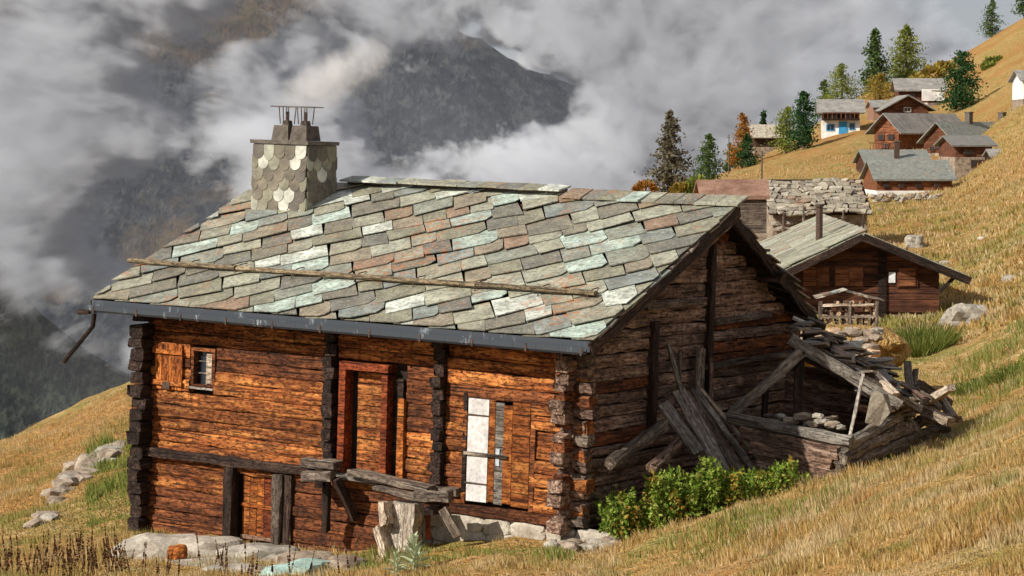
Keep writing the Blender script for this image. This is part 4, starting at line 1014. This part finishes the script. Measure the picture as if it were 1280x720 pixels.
# --- stones in front and at the left
terr = empty('stone_terrace', P(260, 700, 37.0), 'pale stone slabs of the terrace before the cellar door', 'stone terrace')
tz = terr.location.copy()
for (u, v, Y, sx, sy, sz, m_) in ((195, 696, 37.8, .75, .5, .34, 'mortar'), (262, 694, 37.6, .62, .45, .30, 'mortar'), (325, 700, 37.2, .7, .5, .24, 'stone'), (380, 708, 36.6, .5, .4, .22, 'stonebrown'), (240, 716, 36.4, .9, .5, .2, 'stone'),
                                  (175, 688, 38.2, .3, .3, .22, 'stone'), (215, 690, 38.4, .4, .3, .18, 'stonebrown'), (222, 691, 36.6, .15, .13, .13, 'orange'), (430, 708, 36.3, .35, .3, .16, 'stonebrown'), (300, 722, 35.6, .6, .4, .2, 'stone')):  # the small orange slab has its warm light put into its colour
    p = P(u, v, Y) - tz; blob('slab', p, (sx, sy, sz), M[m_], terr, 3, .22, rot=RNG.uniform(-.3, .3))
def rock(label, u, v, Y, s, mat, name='rock', group=None, onground=True, sub=3):
    p = P(u, v, Y); 
    if onground: p.z = ground(p.x, p.y) + s[2] * .35
    o = blob(name, p, s, M[mat], None, sub, .35); return tag(o, label, 'rock', group)
rock('flat blue-green slab of rock at the lower left of the cabin', 372, 716, 35.2, (.62, .35, .16), 'greenstone', onground=False)
oc = P(105, 605, 48); oc.z = ground(oc.x, oc.y); ocr = empty('rock_outcrop', oc, 'ridge of pale weathered rock breaking through the grass left of the cabin', 'rock outcrop')
_r = random.Random(17)
for i in range(34):
    f = i / 33; u = 45 + 110 * f + _r.uniform(-9, 9); v = 655 - 98 * f + _r.uniform(-7, 7) - 10 * sin(pi * f); g_ = GP(u, v, 40); sz_ = _r.uniform(.16, .40) * (.7 + .5 * f)
    blob('stone', Vector((g_.x, g_.y, g_.z - sz_ * .12)) - oc, (sz_, sz_ * .8, sz_ * _r.uniform(.3, .55)), M[_r.choice(('stone', 'stonebrown', 'stonebrown'))], ocr, 2, .5)
rock('grey boulder with white patches right of the second cabin', 1208, 366, 66, (.62, .45, .42), 'stone', name='boulder')
rock('small white stone lying on the slope above the second cabin', 1143, 277, 105, (.5, .4, .4), 'stone')
r_ = random.Random(3); c_p = P(735, 672, 35.6); c_p.z = ground(c_p.x, c_p.y); rbl = empty('rubble_heap', c_p, 'loose pale rubble at the right front corner of the main cabin', 'rubble heap')
for i in range(30):
    u = 712 + r_.uniform(-25, 60); v = 668 + r_.uniform(-8, 18); s = r_.uniform(.05, .15); p = P(u, v, 35.6 + r_.uniform(-.5, .4)); p.z = ground(p.x, p.y) + s * .35
    blob('stone', p - c_p, (s, s * .8, s * .6), M['stone' if i % 2 else 'stonebrown'], rbl)

# ================================================================== trees
def conifer(label, u, vb, vt, wpx, mat, seed, dens=1.0, shape=1.0, y0=90, Y=None, bare=.08, group='conifers on the hillside', name='conifer_tree'):
    g = GP(u, vb, y0) if Y is None else P(u, vb, Y)
    if Y is not None: g.z = min(g.z, ground(g.x, g.y))
    px = F / g.y; H = (vb - vt) / px + (0 if Y is None else max(0, P(u, vb, g.y).z - g.z)); R = wpx / 1.75 / px; r = np.random.RandomState(seed)
    e = empty(name, g, label, 'tree', group)
    MB().tube([(0, 0, -.3), (0, 0, H * .5), (0, 0, H * .97)], H * .022 + .04, 6, .02).build('trunk', M['bark'], e)
    pts = []; br = MB(); nb = int(60 * dens)
    for i in range(nb):
        f = bare + (1 - bare) * (i + r.uniform(0, 1)) / nb
        prof_ = (1 - f) ** shape * (1 if f > bare + .12 else .75)
        L = R * prof_ * r.uniform(.65, 1.12) + .12; a = r.uniform(0, 2 * pi); z0 = H * f
        dz = -L * .22 + L * .1 * r.normal(); n = int(60 * max(.35, prof_) + 14)
        t = r.uniform(.15, 1, n) ** .8; w = (.16 + .16 * t) * L
        q = np.stack([np.cos(a) * L * t, np.sin(a) * L * t, z0 + dz * t], 1) + r.normal(size=(n, 3)) * w[:, None] * np.array([1, 1, .55])
        pts.append(q)
        if i % 2 == 0: br.tube([(0, 0, z0), (cos(a) * L * .85, sin(a) * L * .85, z0 + dz * .85)], .03, 4, .01)
    br.build('branch', M['bark'], e); pts = np.concatenate(pts)
    leaves('crown', pts, max(.16, H * .028), M[mat], e, .1, seed, 1.5); return e
conifer('tall sparse brown larch standing alone above the roof ridge', 838, 240, 140, 56, 't_bare', 1, 1.1, .8, Y=230)
conifer('dull green pine just right of the lone sparse larch', 886, 222, 168, 42, 't_green', 2, .9, .8, Y=250)
conifer('rusty orange larch beside the small pale-roofed hut', 928, 196, 142, 32, 't_rust', 3, .9, .6, Y=280)
conifer('small dark green fir at the foot of the rusty larch', 934, 197, 168, 26, 't_dark', 4, .6, .6, Y=275)
conifer('thin dark far spruce showing behind the pale-roofed hut', 954, 165, 138, 12, 't_dark', 5, .5, 1, Y=380)
conifer('olive-brown bushy larch left of the dark fir by the blue-doored house', 983, 178, 134, 40, 't_olive', 6, .9, .5, Y=280)
conifer('dark green columnar fir left of the blue-doored house', 1004, 180, 115, 34, 't_dark', 7, 1.1, .45, Y=272)
conifer('broad mid-green fir behind the blue-doored house', 1052, 128, 80, 56, 't_olive', 8, 1.1, .6, Y=345)
conifer('slim grey-green larch, left one of the two tall trees on the ridge', 1093, 112, 38, 42, 't_green', 9, 1.1, .7, Y=360)
conifer('tall yellow-green larch, right one of the two tall trees on the ridge', 1132, 103, 33, 56, 't_olive', 10, 1.2, .6, Y=365)
conifer('dense dark green stone pine right of the uppermost house', 1202, 130, 65, 46, 't_dark', 11, 1.4, .40, Y=290)
conifer('lone spruce high on the skyline near the upper right corner', 1240, 42, 0, 32, 't_green', 12, .9, .8, Y=405)
conifer('spruce cut off by the right edge on the skyline', 1281, 14, -30, 26, 't_green', 13, .8, .8, Y=405)
conifer('small yellowing larch in front of the ridge trees', 1100, 122, 92, 44, 't_gold', 14, .8, .5, Y=340)
conifer('low dark fir at the left end of the ridge trees', 1030, 130, 100, 26, 't_green', 15, .8, .6, Y=350)
conifer('small young spruce on the near crest left of the rusty larch', 912, 205, 180, 14, 't_green', 16, .5, .8, Y=285)
bush('yellow_bush', 'small yellow-green bush behind the roof near the lone larch', 'bush', [(873, 236, 190, .9), (866, 240, 190, .7)], 900, .28, M['t_olive'], 21, group='bushes behind the roof')
bush('brown_bush', 'small brown bush at the foot of the lone larch', 'bush', [(806, 240, 215, .9), (798, 244, 215, .6)], 700, .28, M['t_rust'], 22, group='bushes behind the roof')
bush('orange_bush', 'low orange scrub between the roof and the green bush', 'bush', [(852, 240, 190, .7), (895, 238, 190, .8)], 700, .26, M['t_gold'], 23, group='bushes behind the roof')
bush('juniper_bush', 'dark juniper patch on the high slope right of the stone pine', 'bush', [(1246, 80, 340, 1.6), (1262, 84, 340, 1.4), (1236, 84, 338, 1.1)], 1500, .4, M['t_olive'], 24, squash=.45, group='juniper patches on the high slope')
bush('juniper_bush', 'yellow-green scrub on the ridge right of the tall trees', 'bush', [(1166, 92, 350, 1.6), (1180, 84, 352, 1.4), (1150, 100, 348, 1.5)], 1500, .4, M['t_gold'], 25, squash=.5, group='juniper patches on the high slope')

# ================================================================== village
def vhouse(name, label, u0, u1, vb, ve, vr, depth, ridge, mats, y0=90, Y=None, rot=0.0, over=.35, win=(), base=0.0, chim=(), cat='house', group='village houses on the slope', slates=0, apex=.5, doors=(), balc=False):
    """u0..u1 wall span px, vb base, ve eave, vr ridge (px). ridge: 'x' along the front, 'y' away from us"""
    uc = (u0 + u1) / 2; g = GP(uc, vb, Y * .88) if Y and Y > 160 else P(uc, vb, Y); px = F / g.y
    zb = P(uc, vb, g.y).z; g.z = zb
    W = (u1 - u0) / px; H = (vb - ve) / px; R = (ve - vr) / px + (depth * .5 * (vb - 170) / F if ridge == 'x' else 0)
    R = max(R, .5)
    m = Matrix.Translation(g) @ Matrix.Rotation(rot, 4, 'Z'); e = empty(name, m, label, cat, group); D = depth; h0 = base * H
    wallm, roofm = M[mats[0]], M[mats[1]]
    sink = 3.0
    if ridge == 'x':
        MB().prism([(-W / 2, 0, h0), (-W / 2, D, h0), (-W / 2, D, H), (-W / 2, D / 2, H + R), (-W / 2, 0, H)], (W, 0, 0)).build('wall', wallm, e)
        rs = [[(-W / 2 - over, -over, H - over * R / (D / 2)), (-W / 2 - over, D / 2, H + R)], [(-W / 2 - over, D / 2, H + R), (-W / 2 - over, D + over, H - over * R / (D / 2))]]
        rf = MB()
        for (a, b) in rs: rf.prism([Vector(a), Vector(b), Vector(b) + Vector((0, 0, .14)), Vector(a) + Vector((0, 0, .14))], (W + 2 * over, 0, 0))
    else:
        ax = -W / 2 + W * apex
        MB().prism([(-W / 2, 0, h0), (W / 2, 0, h0), (W / 2, 0, H), (ax, 0, H + R), (-W / 2, 0, H)], (0, D, 0)).build('wall', wallm, e)
        sl, sr = R / (ax + W / 2), R / (W / 2 - ax); rf = MB()
        for (a, b) in (((-W / 2 - over, -over, H - over * sl), (ax, -over, H + R)), ((ax, -over, H + R), (W / 2 + over, -over, H - over * sr))):
            rf.prism([Vector(a), Vector(b), Vector(b) + Vector((0, 0, .14)), Vector(a) + Vector((0, 0, .14))], (0, D + 2 * over, 0))
    ro = rf.build('roof', roofm, e)
    if len(mats) > 2 and base > 0: MB().box((-W / 2 - .04, -.05, -sink), (W / 2 + .04, D + .04, h0)).build('base_wall', M[mats[2]], e)
    elif base == 0: MB().box((-W / 2 - .03, -.03, -sink), (W / 2 + .03, D + .03, .02)).build('base_wall', M['stonebrown'], e)
    for wv in win:   # (fx, fz, w, h, frame material)
        fx, fz, ww, hh = wv[:4]; fm = wv[4] if len(wv) > 4 else 'white'; xx = -W / 2 + fx * W; zz = fz * H
        f = MB().box((xx - ww / 2, -.12, zz - hh / 2), (xx + ww / 2, -.051, zz + hh / 2)).build('window', M[fm], e)
        t_ = min(ww, hh) * .14
        if not (len(wv) > 5): MB().box((xx - ww / 2 + t_, -.135, zz - hh / 2 + t_), (xx - t_ * .3, -.122, zz + hh / 2 - t_)).box((xx + t_ * .3, -.135, zz - hh / 2 + t_), (xx + ww / 2 - t_, -.122, zz + hh / 2 - t_)).build('pane', M['glass'], f)
    for fx, ww, hh, dm in doors:
        xx = -W / 2 + fx * W; d = MB().box((xx - ww / 2, -.14, 0), (xx + ww / 2, -.051, hh)).build('door', M[dm], e)
        MB().box((xx + ww * .3, -.16, hh * .48), (xx + ww * .38, -.142, hh * .54)).build('handle', M['iron'], d)
    if balc:
        zb_ = h0 + .1; b_ = MB().box((-W / 2, -.9, zb_), (W / 2, -.05, zb_ + .12)).build('balcony', M['post'], e)
        MB().box((-W / 2, -.92, zb_ + .75), (W / 2, -.84, zb_ + .85)).build('handrail', M['farorange'], b_)
        for q in range(9): MB().box((-.04, -.90, zb_ + .12), (.04, -.86, zb_ + .75)).build('baluster', M['farorange'], b_, Matrix.Translation((-W / 2 + .1 + q * (W - .2) / 8, 0, 0)))
    for (fx, fy, cw, chh, cm) in chim:
        xx = -W / 2 + fx * W; yy = fy * D; zt = H + (R * (1 - abs(yy - D / 2) / (D / 2)) if ridge == 'x' else R * (1 - abs(fx - apex) / max(apex, 1 - apex)))
        cobj = MB().box((xx - cw / 2, yy - cw / 2, zt - .4), (xx + cw / 2, yy + cw / 2, zt + chh)).build('chimney', M[cm], ro)
        MB().box((xx - cw * .62, yy - cw * .62, zt + chh), (xx + cw * .62, yy + cw * .62, zt + chh + .1)).build('cap', M['chcap'], cobj)
    return e, W, H, R, D

# second cabin (gable towards us)
e, W, H, R, D = vhouse('dark_cabin', 'dark brown cabin with orange shutters and a long pale slate roof behind the main cabin', 992, 1172, 394, 334, 294, 13, 'y', ('farwood', 'mossslate', 'stone'), Y=72, rot=-.04, over=.75, apex=.46,
    chim=(), cat='cabin', group=None)
zr = H + R
for r_i in range(11):   # horizontal wall planks
    zz = .1 + r_i * .195; half = W / 2 + .02
    if zz > H:
        f = (zz - H) / R; a, b = -half + f * W * .46, half - f * W * .54
    else: a, b = -half, half
    if b - a < .3: continue
    MB().box((a, -.06, zz), (b, -.005, zz + .18), .006).build('log', M['farwood'], e)
for (ua, ub) in ((1003, 1036), (1043, 1078)):
    x0 = (ua - 1082) / 41.1; x1 = (ub - 1082) / 41.1
    s_ = MB().box((x0 - .03, -.10, .86), (x1 + .03, -.062, 1.52)).build('shutter', M['farwood'], e)
    for q in range(2): MB().box((x0 + (x1 - x0) * q / 2 + .01, -.13, .90), (x0 + (x1 - x0) * (q + 1) / 2 - .01, -.102, 1.48)).build('shutter_leaf', M['farorange'], s_)
s_ = MB().box(((1120 - 1082) / 41.1, -.10, .86), ((1146 - 1082) / 41.1, -.062, 1.50)).build('shutter', M['farwood'], e)
MB().box(((1122 - 1082) / 41.1, -.13, .90), ((1143 - 1082) / 41.1, -.102, 1.44)).build('shutter_leaf', M['farorange'], s_)
w_ = MB().box(((1110 - 1082) / 41.1, -.11, 1.0), ((1118 - 1082) / 41.1, -.065, 1.32)).build('notice', M['cloth'], e)
MB().box(((1097 - 1082) / 41.1, -.12, .0), ((1107 - 1082) / 41.1, -.06, 2.1)).build('post', M['post'], e)
# verge boards and brace
axx = -W / 2 + W * .46; sl_ = R / (axx + W / 2); sr_ = R / (W / 2 - axx)
timber('verge_board', (-W / 2 - .8, -.80, H - .8 * sl_ - .02), (axx, -.80, H + R - .02), .22, .06, M['post'], e, jit=.006)
timber('verge_board', (axx, -.81, H + R - .02), (W / 2 + .85, -.81, H - .85 * sr_ - .02), .24, .07, M['post'], e, jit=.006)
timber('brace', (W / 2 - .02, -.5, H - .7), (W / 2 + .5, -.6, H - .15), .1, .1, M['post'], e)
g = e.location; 
cpos = Vector(((1035 - 1082) / 41.1, 3.2, 0)); zz = H + R * (cpos.x + W / 2) / (axx + W / 2)
cho = MB().tube([(cpos.x, cpos.y, zz - .3), (cpos.x, cpos.y, zz + 1.25)], .11, 8).build('stove_pipe', M['iron'], e)
MB().tube([(cpos.x, cpos.y, zz + 1.25), (cpos.x, cpos.y, zz + 1.32)], .15, 8).build('cap', M['iron'], cho)
rx = random.Random(8); rt = e.matrix_world
sroof = [c for c in e.children if c.name.startswith('roof')][0]
ex2 = Vector((0, 1, 0)); 
for i in range(22):
    for jx in range(5):
        f = jx / 5; x = -W / 2 - .78 + f * (axx + W / 2 + .78); y = -.78 + i * .66; w = (axx + W / 2 + .78) / 5 * 1.12
        z0_ = H - .8 * sl_ + (x + W / 2 + .78) * sl_ + .16; jj = rx.uniform(0, .03)
        V_ = [Vector((x, y + .01, z0_ + jj + .03)), Vector((x + w, y + .01, z0_ + w * sl_ + jj)), Vector((x + w, y + .65, z0_ + w * sl_ + jj)), Vector((x, y + .65, z0_ + jj + .03))]
        c_ = sum(V_, Vector()) / 4
        MB().prism([v - c_ for v in V_], (0, 0, .03)).build('slate', M['mossslate'], sroof, Matrix.Translation(c_))

# firewood stack beside it
g = P(1060, 408, 67.5); g.z = ground(g.x, g.y)
wp = empty('woodpile', g, 'open-sided pile of split firewood under a slab roof between the cabins', 'woodpile'); k = 67.5 / F
hh0 = (408 - 368) * k
rr = random.Random(4)
for r in range(9):
    for q in range(8):
        if RNG.random() < .12: continue
        xx = (q - 3.5) * 9.0 * k + rr.uniform(-.03, .03); zz = .12 + r * .105; s = rr.uniform(.08, .125)
        V_, Fc = logmesh(.5, s, s, seg=.5, jit=.012, k=5)
        mesh('split_log', V_, Fc, M['fire'] if rr.random() < .65 else M['gable'], wp, False, axis_mtx((xx, -.25, zz), (xx + rr.uniform(-.03, .03), .25, zz)))
for r in (0.08, .45, .78):
    timber('rail', (-34 * k, -.3, r + .1), (30 * k, -.3, r + .12), .06, .05, M['pale'], wp)
for sx in (-36, 0, 34): timber('post', (sx * k, -.28, -.4), (sx * k, -.28, 1.0), .09, .09, M['greydark'], wp)
for i in range(9):
    f = i / 8; xx = -36 * k + f * 72 * k; zz = 1.02 + .26 * (1 - abs(f - .4) * 1.6)
    MB().box((-.13, -.35, 0), (.13, .35, .05), .02).build('cover_slab', M['brokenslate'] if i % 3 else M['paleslate'], wp, Matrix.Translation((xx, 0, zz)) @ Matrix.Rotation(-.3 if f < .4 else .3, 4, 'Y'))
# rubble bank below the woodpile
rr = random.Random(9)
rub = empty('rubble_heap', P(1050, 425, 50), 'heap of brown stones and slates between the woodpile and the collapsed shed', 'rubble heap')
for i in range(46):
    u = rr.uniform(1000, 1100); v = rr.uniform(402, 440) + (u - 1000) * .12; s = rr.uniform(.08, .2); p = P(u, v, 49 - (v - 400) * .04)
    blob('stone', p - rub.location, (s, s * .8, s * .5), M[rr.choice(('stonebrown', 'stone', 'stonebrown', 'fire'))], rub, 2, .35)
blob('earth_bank', P(1050, 437, 49.6) - rub.location, (1.3, .8, .5), M['ground'], rub, 3, .2, rot=0)

# ruined slate-roofed barn
e, W, H, R, D = vhouse('slate_barn', 'tumbledown stone barn under a broken pale slate roof above the dark cabin', 966, 1084, 284, 266, 232, 5.5, 'x', ('stonebrown', 'post', 'stone'), Y=112, rot=.03, over=.2, cat='barn', group=None, win=())
rr = random.Random(12); ro = [c for c in e.children if c.name.startswith('roof')][0]
for r in range(9):
    for q in range(14):
        f = r / 9; y = -.3 + f * (D / 2 + .25); z0_ = H + (y) * R / (D / 2) + .18; x = -W / 2 - .15 + q * (W + .3) / 14
        w, hh = rr.uniform(.3, .48), rr.uniform(.3, .42)
        pts = [Vector((-w / 2, -hh / 2, 0)), Vector((w / 2, -hh / 2 + rr.uniform(-.08, .08), 0)), Vector((w / 2 + rr.uniform(-.06, .06), hh / 2, 0)), Vector((-w / 2, hh / 2, 0))]
        MB().prism(pts, (0, 0, .06)).build('slate', M['paleslate'], ro, Matrix.Translation((x + .15 + rr.uniform(-.07, .07), y, z0_ + rr.uniform(0, .03) - .08 * sin(q * .5))) @ Matrix.Rotation(rr.uniform(-.6, .6), 4, 'Z') @ Matrix.Rotation(math.atan(R / (D / 2)) * .9 + rr.uniform(-.1, .12), 4, 'X') @ Matrix.Rotation(rr.uniform(-.12, .12), 4, 'Y'))
for i in range(26):
    blob('stone', (-W / 2 + rr.random() * W, -.12, rr.uniform(-.4, H * .9)), (.22, .1, .12), M[rr.choice(('stone', 'stonebrown', 'mortar'))], e, 1, .3, rot=0)
for i in range(5): timber('stake', (-W / 2 + .4 + i * .95, -.5, -.5), (-W / 2 + .42 + i * .95, -.45, .8 + rr.uniform(-.2, .3)), .08, .08, M['greydark'], e)
# small shed behind the gable apex
vhouse('plank_shed', 'small grey-brown plank shed with a rusty roof just behind the gable peak', 898, 958, 292, 248, 232, 4, 'x', ('greydark', 'rustroof'), Y=95, rot=-.08, over=.12, cat='shed', group=None)
e, W, H, R, D = vhouse('rusty_roof_hut', 'low hut with a red-brown roof showing above the ridge end', 880, 946, 262, 244, 230, 5, 'x', ('farwood', 'rustroof'), Y=150, over=.3, cat='hut', group=None)

vhouse('village_house', 'house with white plaster ground floor and a bright blue door', 1028, 1074, 168, 139, 125, 7, 'x', ('farwood', 'farroof', 'plaster'), Y=262, rot=-.12, over=.7, base=.60, balc=True,
       win=((.22, .30, 1.0, .8, 'blue'), (.80, .34, .7, .8, 'blue'), (.3, .76, 1.0, .5, 'farwood'), (.7, .76, 1.0, .5, 'farwood')), doors=((.56, 1.0, 1.5, 'blue'),))
_top, *_ = vhouse('village_house', 'uppermost house with grey roof and white right half of its wall', 1124, 1178, 134, 112, 98, 7, 'x', ('farwood', 'farroof', 'plaster'), Y=305, rot=-.08, over=.6, base=.25,
       win=((.72, .68, 1.3, .8), (.30, .66, .8, .7, 'farwood'), (.9, .1, .5, .5)))
e_ = MB().box((0, -.2, 0), (2.9, -.08, 1.5)).build('white_panel_wall', M['plaster']); tag(e_, 'white plastered outside wall panel of the uppermost house', 'wall panel'); gg = P(1152, 126, _top.location.y - .5); e_.location = gg
vhouse('village_house', 'dark low-gabled chalet with a row of small white-framed windows', 1108, 1160, 150, 134, 120, 7, 'y', ('farwood', 'farroof', 'plaster'), Y=285, over=.9, base=.42,
       win=((.18, .2, .5, .55), (.36, .2, .5, .55), (.54, .2, .5, .55), (.72, .2, .5, .55), (.9, .2, .5, .55), (.5, .8, .9, .6)))
vhouse('village_house', 'small red-brown annex left of the low-gabled chalet', 1092, 1112, 150, 134, 126, 5, 'x', ('rustroof', 'farroof'), Y=290, over=.3)
vhouse('village_house', 'red-brown house with its gable to the left, left one of the paired gables', 1090, 1126, 190, 160, 143, 12, 'y', ('farorange', 'farroof'), Y=255, rot=-.75, over=.7, balc=True,
       win=((.3, .62, .7, .6, 'farwood'), (.7, .62, .7, .6, 'farwood'), (.5, .25, .8, .6, 'farwood')))
vhouse('village_house', 'larger red-brown gabled house with a grey-green roof running right, rightmost gable', 1150, 1196, 196, 174, 154, 13, 'y', ('farorange', 'villageslate', 'stonebrown'), Y=235, rot=-.85, over=.5, base=.2,
       win=((.5, .62, .8, .6, 'farwood'), (.3, .45, .6, .5, 'farwood'), (.7, .45, .6, .5, 'farwood')), chim=((.5, .35, .55, 1.0, 'chcap'), (.5, .75, .55, 1.0, 'chcap')))
vhouse('village_house', 'low stone-based house under the large gabled roof at its right end', 1194, 1240, 214, 182, 172, 6, 'x', ('farwood', 'villageslate', 'stonebrown'), Y=222, rot=.05, over=.4, base=.55,
       win=((.5, .3, .5, .6, 'farwood'), (.7, .3, .5, .6, 'farwood'), (.35, .75, .9, .5, 'frontdark')))
vhouse('village_house', 'long house with weathered grey-green slate roof, behind the one with orange boards', 1084, 1162, 222, 204, 190, 7, 'x', ('farwood', 'villageslate'), Y=205, over=.3,
       chim=((.5, .15, .45, 1.6, 'iron'),))
vhouse('village_house', 'near house with grey slate roof over bright orange-brown boards', 1096, 1190, 242, 224, 204, 6, 'x', ('farorange', 'villageslate', 'plaster'), Y=172, rot=.02, over=.3, base=.2,
       win=((.12, .6, .45, .45, 'farwood'), (.32, .6, .45, .45, 'farwood'), (.55, .6, .45, .45, 'farwood'), (.8, .6, .45, .45, 'farwood')))
vhouse('village_hut', 'little hut with a pale slate roof between the rusty larch and the dark fir', 943, 982, 184, 170, 157, 5, 'x', ('post', 'paleslate'), Y=278, rot=.1, over=.5, cat='hut')
vhouse('village_hut', 'tiny dark hut right of the stone-based house', 1240, 1254, 212, 196, 189, 3, 'x', ('post', 'farroof'), Y=218, over=.2, cat='hut')
vhouse('village_house', 'white-walled building cut off by the right edge of the photo', 1279, 1310, 124, 100, 88, 5, 'x', ('plaster', 'farroof'), Y=262, over=.4, win=((.2, .5, .5, .6, 'farwood'),))
# dry-stone bits, low walls
rr = random.Random(21)
lw = empty('drystone_wall', P(1130, 250, 165), 'low broken drystone wall below the orange-boarded house', 'stone wall')
for i in range(40):
    u = 1090 + i * 2.2; p = P(u, 248 + rr.uniform(-5, 5), 165); s = rr.uniform(.15, .32)
    blob('stone', p - lw.location, (s, s, s * .7), M[rr.choice(('stone', 'stonebrown', 'mortar'))], lw, 1, .3)
def pole(label, u, vt, vb, Y, r=.07):
    g = P(u, vb, Y); zg = min(g.z, ground(g.x, g.y)); top = P(u, vt, Y)
    e = empty('utility_pole', (g.x, g.y, zg), label, 'pole', 'poles in the village')
    MB().tube([(0, 0, -.2), (0, 0, top.z - zg)], r * 1.3, 7, r * .8).build('pole_shaft', M['bark'], e)
    MB().box((-.2, -.03, top.z - zg - .4), (.2, .03, top.z - zg - .32)).build('crossarm', M['bark'], e)
pole('thin dark pole on the crest behind the broken slate barn', 952, 188, 236, 165)
pole('slim pole standing left of the small hut by the rusty larch', 911, 168, 200, 262, .06)
pole('short post in the field beside the orange-boarded house', 1216, 190, 216, 200, .09)

# ================================================================== smoke from the chimney
def smoke():
    t = NT('chimney_smoke'); tcn = t.n('TexCoord'); v = tcn.outputs['Object']
    n = t.noise(v, 1.6, 5, .62, .4)
    l = t.n('VectorMath', operation='LENGTH'); mp = t.mapping(v, (1 / 2.0, 1 / 1.0, 1 / .85)); t.l(mp, l.inputs[0])
    fall = t.n('MapRange', interpolation_type='SMOOTHSTEP'); t.l(l.outputs['Value'], fall.inputs[0]); fall.inputs[1].default_value = .05; fall.inputs[2].default_value = 1.0; fall.inputs[3].default_value = 1; fall.inputs[4].default_value = 0
    d = t.math('MULTIPLY', t.math('MAXIMUM', t.math('SUBTRACT', t.math('ADD', n, t.math('MULTIPLY', fall.outputs[0], .45)), .68), 0.0), fall.outputs[0])
    p = t.n('VolumePrincipled'); p.inputs['Color'].default_value = (.93, .93, .94, 1); t.l(t.math('MULTIPLY', d, 9.0), p.inputs['Density'])
    o = t.n('OutputMaterial'); t.l(p.outputs[0], o.inputs['Volume']); return t.m
pc = HM @ Vector((1.3, 3.3, ct + 1.15))
bm = bmesh.new(); bmesh.ops.create_icosphere(bm, subdivisions=3, radius=1.0)
for v in bm.verts: v.co = Vector((v.co.x * 2.0, v.co.y * 1.0, v.co.z * .85))
me = bpy.data.meshes.new('smoke'); bm.to_mesh(me); bm.free(); me.materials.append(smoke())
o = bpy.data.objects.new('smoke', me); COL.objects.link(o); o.location = pc; o.rotation_euler = (0, radians(-22), 0)
tag(o, 'thin white smoke drifting right from the chimney pots', kind='stuff')
